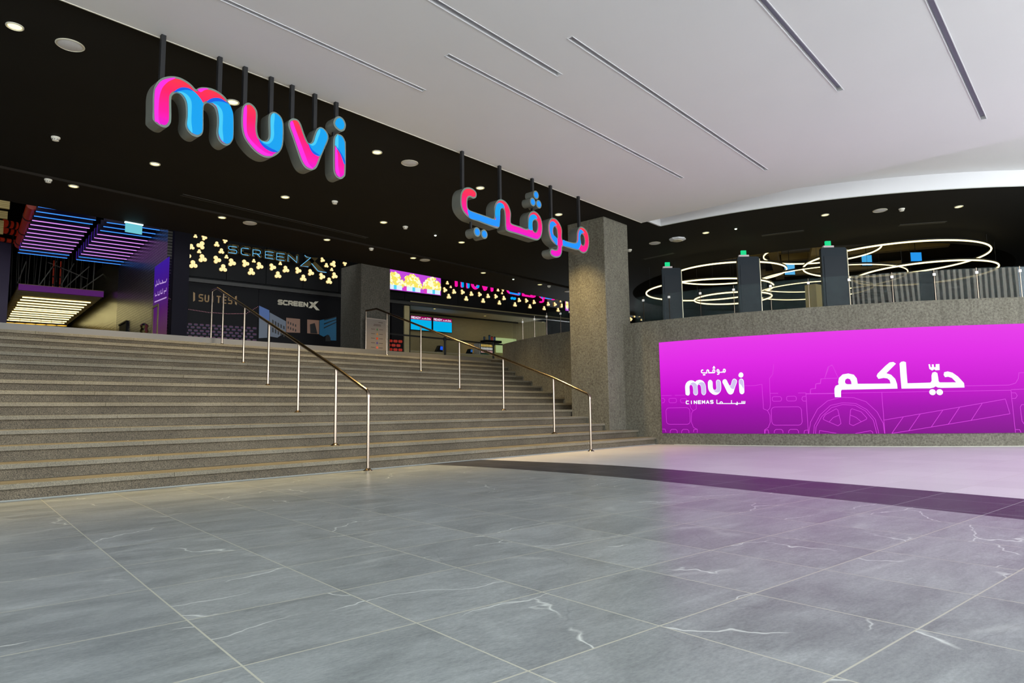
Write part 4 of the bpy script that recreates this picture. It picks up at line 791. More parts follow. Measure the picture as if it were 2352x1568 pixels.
# ================================================================== HANDRAILS
def rail(name, label, posts, first, top_end, hr=1.068):
    """posts: (u, w, k) standing on tread k"""
    root = empty(name, P(*first, 0), label, 'handrail', 'steel handrails on the stairs')
    rp = []
    for u, w, k in posts:
        mb = MB(); mb.tube([P(u, w, k * R), P(u, w, k * R + hr)], .0195, 12); p = child(mb, 'post', M_STEEL, root, True)
        mb = MB(); mb.lathe(P(u, w, k * R), [(.062, 0), (.060, .006), (.040, .018), (.028, .030), (.020, .034)], 16); f = child(mb, 'base_flange', M_STEEL, p, True)
        rp.append(P(u, w, k * R + hr + .012))
    # floor post with the bent top
    u, w = first; z0 = .98
    slope = (rp[0] - P(u, w, 0)); b = P(u, w, 1.035)
    mb = MB(); mb.tube([P(u, w, 0), P(u, w, z0)], .0195, 12); p = child(mb, 'post', M_STEEL, root, True)
    mb = MB(); mb.lathe(P(u, w, 0), [(.062, 0), (.060, .006), (.040, .018), (.028, .030), (.020, .034)], 16); child(mb, 'base_flange', M_STEEL, p, True)
    d = (rp[0] - b).normalized(); bend = [P(u, w, z0 - .02), P(u, w, z0)]
    for t in (.25, .5, .75, 1): q0, q1, q2 = P(u, w, z0), b, b + d * .06; bend.append(q0 * (1 - t) ** 2 + q1 * 2 * t * (1 - t) + q2 * t * t)
    line_ = bend + rp
    e = top_end; d2 = (rp[-1] - rp[-2]).normalized(); zt = LZ + hr + .012; pk = rp[-1] + d2 * ((zt - rp[-1].z) / d2.z)
    dirw = (rp[-1] - rp[0]).to_2d().normalized().to_3d(); pe = pk + dirw * e
    mb = MB(); mb.tube(line_ + [pk, pe], .0235, 12); child(mb, 'handrail_tube', M_STEEL, root, True)
    mb = MB(); mb.tube([Vector((pe.x, pe.y, LZ)), pe], .0195, 12); p = child(mb, 'post', M_STEEL, root, True)
    mb = MB(); mb.lathe(Vector((pe.x, pe.y, LZ)), [(.062, 0), (.060, .006), (.040, .018), (.028, .030), (.020, .034)], 16); child(mb, 'base_flange', M_STEEL, p, True)
wk = lambda k: D + (k - .5) * T
rail('stair_handrail', 'steel stair handrail nearer the left, ending on grey tiles', [(5.405, wk(2), 2), (5.605, wk(5), 5), (5.812, wk(8), 8), (6.024, wk(11), 11), (6.226, wk(14), 14)], (5.407, 7.36), .35)
rail('stair_handrail', 'steel stair handrail close to the tall pillar, ending on cream floor', [(10.335, wk(2), 2), (10.335, wk(5), 5), (10.345, wk(8), 8), (10.36, wk(11), 11), (10.385, wk(14), 14)], (10.316, 7.25), .45)

# ================================================================== CEILING FITTINGS
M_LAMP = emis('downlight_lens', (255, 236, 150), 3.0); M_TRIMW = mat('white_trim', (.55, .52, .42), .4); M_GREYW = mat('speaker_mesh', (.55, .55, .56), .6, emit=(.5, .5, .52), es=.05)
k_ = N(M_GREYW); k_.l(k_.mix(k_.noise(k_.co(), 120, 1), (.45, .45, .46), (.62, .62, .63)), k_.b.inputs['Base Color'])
WARM = (1.0, .72, .30)
def downlight(px, py, label, grp, z=ZA, d=.14, power=None, spot=True):
    c = at_z(px, py, z); e = empty('ceiling_downlight', c, label, 'downlight', grp)
    mb = MB(); mb.lathe((0, 0, 0), [(d * .46, 0), (d * .62, 0), (d * .62, -.010), (d * .55, -.016), (d * .46, -.004)], 24); mb.build('trim_ring', M_TRIMW, e, None, True)
    mb = MB(); mb.lathe((0, 0, -.005), [(d * .47, 0), (d * .45, .004), (.001, .006)], 24); mb.build('lens', M_LAMP, e)
    if spot:
        ld = bpy.data.lights.new('downlight_lamp', 'SPOT'); ld.energy = power or DOWN_W; ld.color = WARM; ld.spot_size = math.radians(84); ld.spot_blend = .9; ld.shadow_soft_size = .06
        lo = bpy.data.objects.new('downlight_lamp', ld); COL.objects.link(lo); lo.parent = e; lo.location = (0, 0, -.03)
r1 = [(34, 60), (535, 234), (866, 349), (1103, 431), (1283, 492)]; r2 = [(356, 376), (655, 452), (881, 510), (1060, 556)]; r3 = [(169, 427), (510, 499), (751, 550), (949, 592), (1110, 626), (1240, 653)]
for i, p in enumerate(r1): downlight(*p, f'warm round downlight, {ordn(i)} from the left in the row nearest the hanging letters', 'downlights of the front row')
for i, p in enumerate(r2): downlight(*p, f'warm round downlight, {ordn(i)} from the left in the middle row of the black ceiling', 'downlights of the middle row')
for i, p in enumerate(r3): downlight(*p, f'warm round downlight, {ordn(i)} from the left in the back row near the lobby', 'downlights of the back row', z=ZB - .02)
for i, p in enumerate([(1621, 534), (1895, 493), (2202, 474)]): downlight(*p, f'warm round downlight over the terrace, {ordn(i)} from the tall pillar', 'downlights over the terrace')
M_STAR = emis('spot_white', (235, 255, 205), 9)
for (px, py), lab in (((1000, 539), 'tiny bright spot between the middle downlights of the black ceiling'), ((1179, 640), 'tiny bright spot in the back part of the black ceiling'), ((1690, 524), 'tiny greenish bright spot over the terrace')):
    e = empty('emergency_spot', at_z(px, py, ZA if py < 600 else ZB - .02), lab, 'spotlight', 'tiny emergency spots'); mb = MB(); mb.lathe((0, 0, 0), [(.05, 0), (.048, -.012), (.03, -.016)], 16); mb.build('housing', M_STRUT, e)
    mb = MB(); mb.lathe((0, 0, -.016), [(.028, 0), (.022, -.012), (.004, -.018)], 12); mb.build('lens', M_STAR, e)
for i, (px, py, z, lab) in enumerate([(161, 103, ZA, 'large round pale speaker grille in the top left of the black ceiling'), (941, 374, ZA, 'round pale speaker grille between the two hanging words'), (574, 512, ZB - .02, 'round pale speaker grille above the outlined neon sign'), (976, 597, ZB - .02, 'small round pale speaker grille above the popcorn screen'), (1306, 669, ZB - .02, 'round pale speaker grille half hidden by the tall pillar'), (1504, 558, ZA, 'round pale speaker grille just right of the tall pillar'), (2021, 483, ZA, 'round pale speaker grille between the two terrace downlights')]):
    e = empty('ceiling_speaker', at_z(px, py, z), lab, 'speaker', 'round ceiling speakers'); mb = MB(); mb.lathe((0, 0, 0), [(.148, 0), (.150, -.006), (.140, -.012), (.138, -.008)], 32); mb.build('rim', M_TRIMW, e, None, True)
    mb = MB(); mb.lathe((0, 0, -.004), [(.139, 0), (.12, -.005), (.01, -.009)], 32); mb.build('grille', M_GREYW, e, None, True)
e = empty('ceiling_vent', at_z(1556, 548, ZA), 'eight-sided pale ceiling diffuser right of the tall pillar', 'vent'); mb = MB(); mb.lathe((0, 0, 0), [(.21, 0), (.21, -.03), (.15, -.05)], 8); mb.build('frame', M_GREYW, e)
mb = MB(); mb.lathe((0, 0, -.05), [(.13, 0), (.12, -.012), (.02, -.014)], 8); mb.build('louver', M_TRIMW, e)
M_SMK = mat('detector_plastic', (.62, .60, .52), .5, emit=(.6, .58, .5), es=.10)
for px, py, z, lab in [(128, 315, ZA, 'white smoke detector on the black ceiling left of the letter m'), (111, 412, ZB - .02, 'white smoke detector beside the leftmost back-row downlight'), (769, 462, ZA, 'white smoke detector below the letter i'), (931, 520, ZA, 'white smoke detector near the third middle-row downlight'), (853, 570, ZB - .02, 'white smoke detector above the small pillar'), (1261, 656, ZB - .02, 'white smoke detector beside the last back-row downlight'), (1446, 573, ZA, 'white smoke detector touching the right side of the tall pillar'), (2071, 479, ZA, 'white smoke detector over the terrace beside the round grille')]:
    e = empty('smoke_detector', at_z(px, py, z), lab, 'smoke detector', 'smoke detectors'); mb = MB(); mb.lathe((0, 0, 0), [(.062, 0), (.062, -.018), (.055, -.026)], 20); mb.build('base', M_SMK, e, None, True)
    mb = MB(); mb.lathe((0, 0, -.026), [(.050, 0), (.050, -.008), (.044, -.030), (.02, -.038)], 20); mb.build('sensor_head', M_SMK, e, None, True)
    mb = MB()
    for j in range(10): a = 2 * PI * j / 10; mb.box((.0475 * math.cos(a), .0475 * math.sin(a), -.044), (.006, .014, .012), (Vector((math.cos(a), math.sin(a), 0)), Vector((-math.sin(a), math.cos(a), 0)), Vector((0, 0, 1))))
    mb.build('vent_slots', M_STRUT, e)
M_SL = mat('slot_black', (.003, .003, .003), .6)
for (p, q, lab) in [((418, 447), (842, 546), 'long black air slot crossing the black ceiling above the neon sign'), ((1479, 594.7), (1548, 580.7), 'short black air slot on the terrace ceiling beside the pillar'), ((1750, 541), (1846, 529.5), 'black air slot on the terrace ceiling near the green-white spot'), ((2066, 517), (2172, 509.5), 'black air slot on the terrace ceiling on the far right')]:
    a, b = at_z(*p, ZA), at_z(*q, ZA); d = (b - a); ln = d.length; d.normalize(); ax = (d, Vector((-d.y, d.x, 0)), Vector((0, 0, 1)))
    e = empty('air_slot', (a + b) / 2, lab, 'vent', 'linear air slots'); mb = MB(); mb.box((0, 0, -.003), (ln, .10, .006), ax); mb.build('slot', M_SL, e)
    mb = MB(); [mb.box(ax[1] * s_, (ln + .02, .012, .014), ax) for s_ in (-.06, .06)]; mb.build('slot_frame', mat('slot_frame', (.03, .027, .022), .5), e)
e = empty('exit_sign', at_z(307, 512, 5.0), 'lit pale blue hanging exit sign in front of the purple light bars', 'sign')
a, b = at_w(290, 514, 15.95), at_w(324, 536, 15.95); mb = MB(); c = (a + b) / 2; mb.box(c, (.34, .03, .20), AX); child(mb, 'sign_plate', emis('exit_plate', (110, 200, 215), 1.0), e)
mb = MB(); mb.box(c + Vector((0, 0, .115)), (.37, .06, .03), AX); child(mb, 'lamp_bar', emis('exit_bar', (215, 250, 255), 1.6), e)
mb = MB(); mb.tube([c + Vector((0, 0, .12)), Vector((c.x, c.y, ZB + .01))], .008, 6); child(mb, 'hanger', M_STRUT, e)

# ================================================================== LOBBY: info board, counter, barriers
M_BRD = mat('board_sheet', (.42, .34, .30), .35); k_ = N(M_BRD); k_.l(k_.mix(k_.noise(k_.co(), 2), (.17, .145, .125), (.20, .17, .15)), k_.b.inputs['Base Color'])
wB = 15.62; a, b, c = at_w(841.5, 730, wB), at_w(885.5, 734, wB), at_w(863, 760, wB); u0, u1 = SU.dot(a.to_2d()), SU.dot(b.to_2d()); zt = a.z
e = empty('information_board', P((u0 + u1) / 2, wB, LZ), 'pale information board with a column of coloured symbols before the small pillar', 'sign board')
mb = MB(); mb.box(P((u0 + u1) / 2, wB + .012, (LZ + zt) / 2 + .01), (u1 - u0, .02, zt - LZ - .02), AX); child(mb, 'board_sheet', M_BRD, e)
mb = MB()
for u in (u0, u1): mb.box(P(u, wB, (LZ + zt) / 2), (.022, .03, zt - LZ), AX)
mb.box(P((u0 + u1) / 2, wB, zt), (u1 - u0 + .022, .03, .022), AX); child(mb, 'board_frame', mat('board_frame', (.30, .26, .22), .4), e)
fB = lambda s, t: P(u0 + s * (u1 - u0), wB - .006, LZ + t * (zt - LZ))
cols = [('green', (20, 90, 40)), ('amber', (180, 120, 15)), ('orange', (190, 60, 20)), ('violet', (75, 65, 120)), ('salmon', (190, 90, 70)), ('crimson', (130, 15, 30))]
for i, (nm, c_) in enumerate(cols):
    t = .735 - i * .116; mb = MB(); s_ = .042
    q = [(.56 - s_, t - s_ * .6), (.56 + s_, t - s_ * .6), (.56, t + s_ * .9)] if i < 2 else (circ(.56, t, .048, 18, .030) if i < 4 else rrect(.56 - .05, t - .028, .56 + .05, t + .028, .006, 2))
    mb.poly(q, [], fB); child(mb, nm + '_symbol', pm('sym_' + nm, c_, .1), e)
mb = MB()
for i in range(6):
    for s0_ in (.24, .66): t = .735 - i * .116; mb.poly([(s0_, t - .006), (s0_ + .2, t - .006), (s0_ + .2, t + .006), (s0_, t + .006)], [], fB)
for t, a_, b_ in ((.86, .38, .74), (.83, .36, .76), (.92, .62, .85)): mb.poly([(a_, t - .007), (b_, t - .007), (b_, t + .007), (a_, t + .007)], [], fB)
child(mb, 'printed_lines', pm('ink', (70, 50, 45), .05), e)
# counter room
ZK = 4.9; YK = 23.6
xj0, xj1, xe = 11.95, 12.15, 20.3
mb = MB(); mb.box((16, YK + .1, 3.6), (12, .2, 2.9)); struct(mb.build('wall_kitchen', M_BEIGE), 'beige back wall of the counter room', 'wall')
mb = MB(); mb.box((12.05, (YB + YK) / 2 + .3, 3.6), (.2, YK - YB, 2.9)); mb.box((xj0 + .1, YB + .02, (LZ + ZH) / 2 - .1), (.20, .12, ZH - LZ - .2)); struct(mb.build('wall_jamb', M_BEIGE), 'beige jamb at the left of the counter opening', 'wall')
mb = MB(); mb.box((16.2, (YB + YK) / 2 + .05, ZK + .05), (8.6, YK - YB + .1, .1)); struct(mb.build('ceiling_kitchen', mat('kitchen_ceiling', (.42, .38, .26), .6)), 'beige ceiling of the counter room', 'ceiling')
mb = MB(); mb.box((16.1, YB + .12, ZH - .02), (8.2, .14, .16)); struct(mb.build('trim_5', M_BEIGE), 'beige lintel above the counter opening', 'trim')
mb = MB(); mb.box((15.8, YB + .75, ZK - .006), (6.8, .06, .012)); mb.box((16.2, YK - .03, ZK - .03), (8, .05, .06)); struct(mb.build('trim_6', mat('groove', (.02, .02, .015), .5)), 'dark grooves in the counter room ceiling', 'trim')
e = empty('ticket_counter', (15.5, 22.0, LZ), 'long pale counter at the back of the lobby', 'counter')
mb = MB(); mb.box((15.6, 22.3, (LZ + 3.08) / 2), (6.9, .6, 3.08 - LZ)); child(mb, 'counter_body', mat('counter_laminate', (.45, .38, .20), .5), e)
mb = MB(); mb.box((15.6, 22.28, 3.10), (7.0, .7, .05)); child(mb, 'countertop', mat('counter_top', (.50, .44, .28), .35), e)
for (px, py), s_, lab in (((1008, 806), 1, 'black till terminal with a blue screen on the counter'), ((1078, 812), .8, 'smaller black till terminal on the counter right of the blue one')):
    c = at_y(px, py, 22.25); c.z = 3.125; e = empty('till_terminal', c, lab, 'terminal', 'till terminals on the counter')
    mb = MB(); mb.box((0, 0, .02), (.34 * s_, .26, .04)); mb.build('base', M_DARK, e)
    mb = MB(); mb.prism([(-.16 * s_, .03), (.12 * s_, .03), (.14 * s_, .27 * s_), (-.02 * s_, .29 * s_)], [], lambda x, z: Vector((x, -.08, z)), lambda x, z: Vector((x, .10, z))); mb.build('housing', M_DARK, e)
    mb = MB(); mb.quad((.0, -.085, .12 * s_), (.13 * s_, -.085, .11 * s_), (.14 * s_, -.085, .25 * s_), (.02 * s_, -.085, .26 * s_)); mb.build('terminal_screen', emis('till_blue' + str(s_), (30, 90, 230) if s_ == 1 else (40, 90, 150), .9), e)
# READY menu screens
M_CY = emis('menu_cyan', (0, 176, 232), 1.0); M_MR = emis('menu_crimson', (158, 8, 92), 1.0); M_MW = emis('menu_white', (235, 240, 250), 1.0)
yR = 23.2
for j, (q, lab) in enumerate((([(942.5, 725.5), (992, 761)], 'blue menu screen reading READY, the left of two'), ([(994, 731.0), (1038.5, 764.8)], 'blue menu screen reading READY, the right of two'))):
    a, b = at_y(q[0][0], q[0][1] + 1, yR), at_y(q[1][0], q[1][1], yR); w, h = b.x - a.x, .60; z0 = b.z
    e = empty('menu_screen', (a.x, yR, z0), lab, 'screen', 'menu screens above the counter')
    mb = MB(); mb.box((w / 2, .03, h / 2), (w, .05, h)); mb.build('screen_housing', M_DARK, e)
    mb = MB(); mb.quad((.02, -.004, .02), (w - .02, -.004, .02), (w - .02, -.004, h * .74), (.02, -.004, h * .74)); mb.build('screen_picture', M_CY, e)
    mb = MB(); mb.quad((.02, -.004, h * .74), (w - .02, -.004, h * .74), (w - .02, -.004, h - .02), (.02, -.004, h - .02)); mb.build('screen_banner', M_MR, e)
    mb = MB(); word(mb, 'READY', .05, h * .80, w * .42, h * .12, .02, .018, lambda x, z: Vector((x, -.007, z)))
    X = lambda t: w * (.52 + t * .44); Zq = lambda t: h * (.79 + t * .15)
    for st in ([(0, .1), (.08, .2), (.08, .55)], [(.12, .2), (.42, .2), (.46, .5), (.38, .6), (.30, .35)], [(.5, .2), (.62, .2), (.62, .9)], [(.66, .2), (.95, .2), (.86, .55), (.70, .55)]): ribbon(mb, [(X(s_), Zq(t)) for s_, t in st], .018, lambda x, z: Vector((x, -.007, z)))
    mb.build('banner_lettering', M_MW, e)
a, b = at_y(932, 727, 23.3), at_y(942, 754, 23.3); e = empty('menu_screen', (a.x, 23.3, b.z), 'narrow teal end of a third menu screen left of the blue ones', 'screen')
mb = MB(); mb.box(((b.x - a.x) / 2 - .1, .03, .30), (b.x - a.x + .2, .04, .64)); mb.build('screen_housing', M_DARK, e); mb = MB(); mb.quad((-.2, -.004, .07), (b.x - a.x, -.004, .07), (b.x - a.x, -.004, .54), (-.2, -.004, .54)); mb.build('screen_picture', emis('menu_teal', (0, 130, 115), .9), e)
# drinks fridge, top goods, service window
a, b = at_y(1103, 787, 22.6), at_y(1137, 817, 22.6); w = b.x - a.x
e = empty('drinks_fridge', (a.x, 22.6, 3.12), 'small glass-fronted drinks fridge with rows of bottles on the counter', 'fridge')
h = a.z - 3.12
mb = MB(); mb.box((w / 2, .25, h / 2), (w, .4, h)); mb.build('cabinet', mat('fridge_white', (.55, .55, .52), .4), e); mb = MB(); mb.box((w / 2, .04, h / 2), (w * .9, .04, h * .92)); mb.build('interior', mat('fridge_dark', (.02, .03, .035), .4), e)
for rr_, (nm, c_) in enumerate((('green', (20, 70, 50)), ('rose', (225, 180, 175)), ('white', (225, 225, 220)), ('yellow', (215, 185, 95)))):
    mb = MB(); zz = h * (.05 + .23 * rr_)
    for i in range(9): mb.lathe((w * (.09 + i * .1), .0, zz), [(.022, 0), (.022, h * .12), (.009, h * .16), (.009, h * .19)], 8)
    mb.build(nm + '_bottle_row', pm('drink_' + nm, c_, .5), e)
mb = MB(); mb.box((w / 2, -.02, h * .975), (w, .03, h * .05)); mb.build('fridge_light', emis('fridge_light', (240, 250, 230), 1.1), e)
mb = MB(); c = at_y(1128, 785, 22.4); mb.box((0, 0, 0), (.85, .4, .10)); o = mb.place('canopy_shelf', M_DARK, c); tag(o, 'black shelf above the drinks fridge holding drink tumblers', 'shelf')
for i, (px, hh, c_, lab) in enumerate(((1112.5, .16, (45, 60, 80), 'dark blue drinks tumbler, leftmost on the black shelf'), (1124, .25, (10, 60, 95), 'tall narrow blue tumbler on the black shelf'), (1130, .20, (175, 30, 40), 'red drinks tumbler on the black shelf'), (1136, .19, (30, 60, 120), 'blue drinks tumbler, rightmost on the black shelf'))):
    c2 = at_y(px, 782, 22.4); e = empty('drinks_tumbler', (c2.x, 22.4, c.z + .05), lab, 'tumbler', 'tumblers on the shelf'); mb = MB(); mb.lathe((0, 0, 0), [(.035, 0), (.045, hh * .8)], 14); mb.build('cup', pm('tumbler%d' % i, c_, .15), e, None, True)
    mb = MB(); mb.lathe((0, 0, hh * .8), [(.048, 0), (.046, hh * .12), (.01, hh * .2)], 14); mb.build('lid', M_DARK, e, None, True)
a, b = at_y(1139, 775, 23.45), at_y(1186, 812, 23.45); mb = MB(); mb.box(((a.x + b.x) / 2, 23.45, (a.z + b.z) / 2), (b.x - a.x, .04, a.z - b.z)); o = mb.build('service_window', emis('window_glow', (175, 195, 135), .75)); tag(o, 'pale green lit service window behind the counter', 'window')
# barriers
M_TAPE = mat('belt_black', (.006, .006, .007), .6)
sp_ = [at_z(1022, 775, 3.30), at_z(1133, 787, 3.30)]
for i, (p, lab) in enumerate(zip(sp_, ('black belt barrier post left of the drinks fridge', 'black belt barrier post in front of the drinks fridge'))):
    e = empty('barrier_post', (p.x, p.y, LZ), lab, 'barrier post', 'belt barrier posts'); mb = MB(); mb.lathe((0, 0, 0), [(.17, 0), (.165, .015), (.05, .04)], 20); mb.build('base', M_STRUT, e, None, True)
    mb = MB(); mb.lathe((0, 0, .04), [(.036, 0), (.036, .82)], 14); mb.build('pole', M_STRUT, e, None, True); mb = MB(); mb.lathe((0, 0, .86), [(.05, 0), (.05, .12), (.04, .135)], 14); mb.build('belt_head', M_STRUT, e, None, True)
ends = [at_y(893, 768, 19.0), sp_[0], sp_[1], at_c(1187, 792, CR + .1)]; en = cyl(ends[3][0], 3.2, CR + .1)
for i, (a, b, lab) in enumerate(((Vector((sp_[0].x - 2.9, sp_[0].y - .4, 3.28)), sp_[0], 'black barrier belt running left toward the small pillar'), (sp_[0], sp_[1], 'black barrier belt between the two posts'), (sp_[1], Vector((sp_[1].x + 1.4, sp_[1].y - .1, 3.26)), 'black barrier belt running right toward the concrete wall'))):
    a = Vector((a.x, a.y, 3.25)); b = Vector((b.x, b.y, 3.25)); d = b - a; ln = d.length; d.normalize(); mb = MB(); mb.box((0, 0, 0), (ln - .1, .004, .055), (d, Vector((-d.y, d.x, 0)), Vector((0, 0, 1))))
    o = mb.place('barrier_belt', M_TAPE, (a + b) / 2); tag(o, lab, 'barrier belt', 'barrier belts')
for i, ((px, py), lab) in enumerate((((998, 708.5), 'counter room downlight left of centre'), ((1114, 725), 'counter room downlight in the middle'), ((1247, 739), 'counter room downlight nearest the glass balustrade'))): downlight(px, py, lab, 'downlights of the counter room', z=ZK, d=.11, power=90)

# ================================================================== GLASS BALUSTRADE ON THE WALL
gx = [math.radians(a) for a in (164.21, 167.38, 170.53, 173.38, 176.25, 178.0)] + [math.radians(360 - t) for t in (172.2, 170.94, 167.79, 164.27, 160.77, 157.16, 153.65, 150.03, 146.33, 142.76, 139.16, 135.46, 131.9, 128.4)]
ZG = 3.29; RG = CR - .10
M_ZEB = mat('zebra_reflection_film', (.3, .28, .25), .6, spec=.1); k_ = N(M_ZEB)  # striped film stands in for the reflection in the terrace glass
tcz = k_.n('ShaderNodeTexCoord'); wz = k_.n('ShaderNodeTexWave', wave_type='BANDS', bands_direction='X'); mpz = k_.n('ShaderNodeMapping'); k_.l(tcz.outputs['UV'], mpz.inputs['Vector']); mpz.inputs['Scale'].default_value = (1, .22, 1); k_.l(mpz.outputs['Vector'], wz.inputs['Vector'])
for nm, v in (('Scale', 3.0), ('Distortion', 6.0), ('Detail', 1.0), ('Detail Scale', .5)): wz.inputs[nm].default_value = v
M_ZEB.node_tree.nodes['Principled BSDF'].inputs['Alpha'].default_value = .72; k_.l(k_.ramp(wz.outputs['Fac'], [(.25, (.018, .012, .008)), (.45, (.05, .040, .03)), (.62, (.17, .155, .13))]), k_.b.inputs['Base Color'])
def arcbox(mb, a, b, r0, r1, z0, z1, n=4):
    for i in range(n):
        p, q = a + (b - a) * i / n, a + (b - a) * (i + 1) / n
        mb.add([cyl(p, z0, r0), cyl(q, z0, r0), cyl(q, z0, r1), cyl(p, z0, r1), cyl(p, z1, r0), cyl(q, z1, r0), cyl(q, z1, r1), cyl(p, z1, r1)], [(3, 2, 6, 7), (0, 4, 5, 1), (4, 7, 6, 5), (0, 1, 2, 3), (0, 3, 7, 4), (1, 5, 6, 2)])
bal = []
for i, (a, b) in enumerate([q for q in zip(gx[:-1], gx[1:]) if q[1] - q[0] < .1]):
    where = f'{ordn(i)} glass balustrade pane counting from the stairs end of the curved wall'
    e = empty('glass_balustrade', cyl((a + b) / 2, ZPAR, RG), where, 'balustrade', 'glass panes on the curved wall')
    mb = MB(); arcbox(mb, a + .0012, b - .0012, RG - .006, RG + .006, ZPAR - .02, ZG); child(mb, 'glass_pane', M_GLASS, e)
    mb = MB(); mb.box(cyl(b, (ZPAR + ZG) / 2, RG + .012), (.010, .012, ZG - ZPAR), (Vector((-math.sin(b), math.cos(b), 0)), Vector((math.cos(b), math.sin(b), 0)), Vector((0, 0, 1)))); child(mb, 'edge_strip', M_STEEL, e)
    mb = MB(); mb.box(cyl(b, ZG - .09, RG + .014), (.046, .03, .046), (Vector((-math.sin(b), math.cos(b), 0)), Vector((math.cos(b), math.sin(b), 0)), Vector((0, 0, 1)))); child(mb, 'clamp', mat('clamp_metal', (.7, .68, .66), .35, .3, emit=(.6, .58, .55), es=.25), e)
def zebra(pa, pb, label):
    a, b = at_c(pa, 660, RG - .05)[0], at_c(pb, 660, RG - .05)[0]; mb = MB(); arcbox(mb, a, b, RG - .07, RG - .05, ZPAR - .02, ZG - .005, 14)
    o = mb.build('zebra_reflection_panel', M_ZEB); me = o.data; uvl = me.uv_layers.new(name='UVMap')
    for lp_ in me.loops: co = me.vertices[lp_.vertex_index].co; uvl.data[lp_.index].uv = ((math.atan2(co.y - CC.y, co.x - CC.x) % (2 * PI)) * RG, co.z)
    tag(o, label, 'panel', 'zebra panels standing in for the glass reflection')
zebra(1956, 2112, 'zebra-striped panel standing in for a glass reflection, left of the dark gap'); zebra(2146, 2340, 'wide zebra-striped panel standing in for a glass reflection, right of the dark gap')
def plainpanel(pa, pb, m, label, zt=ZG - .005):  # plain panels complete the imitated reflection in the glass
    a, b = at_c(pa, 660, RG - .05)[0], at_c(pb, 660, RG - .05)[0]; mb = MB(); arcbox(mb, a, b, RG - .07, RG - .05, ZPAR - .02, zt, 5); tag(mb.build('reflection_panel', m), label, 'panel')
M_BGP = mat('blue_grey_reflection_panel', (.035, .055, .07), .35); k_ = N(M_BGP); k_.l(k_.mix(k_.noise(k_.co(), 2), (.028, .045, .058), (.045, .065, .082)), k_.b.inputs['Base Color'])
plainpanel(2112.5, 2145.5, M_DARK, 'dark panel for the gap between the two zebra reflection panels'); plainpanel(2340.5, 2420, M_BGP, 'blue-grey panel standing in for a glass reflection at the right end')
# ------------------------------------------------------------------ terrace: standing screens, ring lights, column
M_TOT = mat('totem_slate', (.020, .030, .040), .45, spec=.2); k_ = N(M_TOT); k_.l(k_.mix(k_.noise(k_.co(), 1.5), (.010, .016, .023), (.014, .022, .030)), k_.b.inputs['Base Color'])
for (xl, xr, yt, yb), lab in (((1519, 1563, 616, 727), 'tall dark standing panel on the terrace nearest the pillar'), ((1692, 1742, 590, 706), 'tall dark standing panel in the middle of the terrace'), ((1883, 1942, 569, 695), 'tall dark standing panel on the right of the terrace')):
    c = at_z((xl + xr) / 2, yt, 4.72); dep = (c - EYE).dot(FW); w = (xr - xl) * dep / FPX; e = empty('standing_panel', (c.x, c.y, LZ), lab, 'standing panel', 'dark standing panels on the terrace')
    rt = Vector((RT.x, RT.y, 0)).normalized(); fwd = Vector((-rt.y, rt.x, 0)); ax = (rt, fwd, Vector((0, 0, 1))); h = 4.72 - LZ
    mb = MB(); mb.prism(rrect(-w / 2, 0, w / 2, h, .06, 4), [], lambda x, z: rt * x + fwd * -.05 + Vector((0, 0, z)), lambda x, z: rt * x + fwd * .05 + Vector((0, 0, z))); mb.build('panel_body', M_TOT, e)
    mb = MB(); mb.prism(rrect(-w / 2 + .06, .05, w / 2 - .06, h - .22, .02, 3), [], lambda x, z: rt * x + fwd * -.062 + Vector((0, 0, z)), lambda x, z: rt * x + fwd * -.05 + Vector((0, 0, z))); mb.build('front_sheet', mat('totem_sheet', (.014, .020, .027), .4, spec=.2), e)
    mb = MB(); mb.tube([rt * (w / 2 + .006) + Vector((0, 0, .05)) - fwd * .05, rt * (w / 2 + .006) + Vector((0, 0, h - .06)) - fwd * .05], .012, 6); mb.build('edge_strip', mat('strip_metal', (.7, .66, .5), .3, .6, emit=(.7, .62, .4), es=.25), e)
    d = empty('exit_lamp', Vector((c.x, c.y, 4.72)) + rt * (-w * .18) + Vector((0, 0, .08)), lab.replace('tall dark standing panel', 'small green exit lamp above the panel'), 'lamp', 'green exit lamps')
    mb = MB(); mb.box((0, 0, .03), (.13, .06, .12), ax); mb.build('lamp_face', emis('exit_green', (20, 205, 130), 1.2), d); mb = MB(); mb.box(Vector((0, 0, -.055)), (.26, .08, .05), ax); mb.build('lamp_base', mat('lamp_base', (.5, .42, .42), .4, emit=(.5, .42, .42), es=.2), d)
M_RING = emis('ring_light', (255, 236, 172), 2.6)
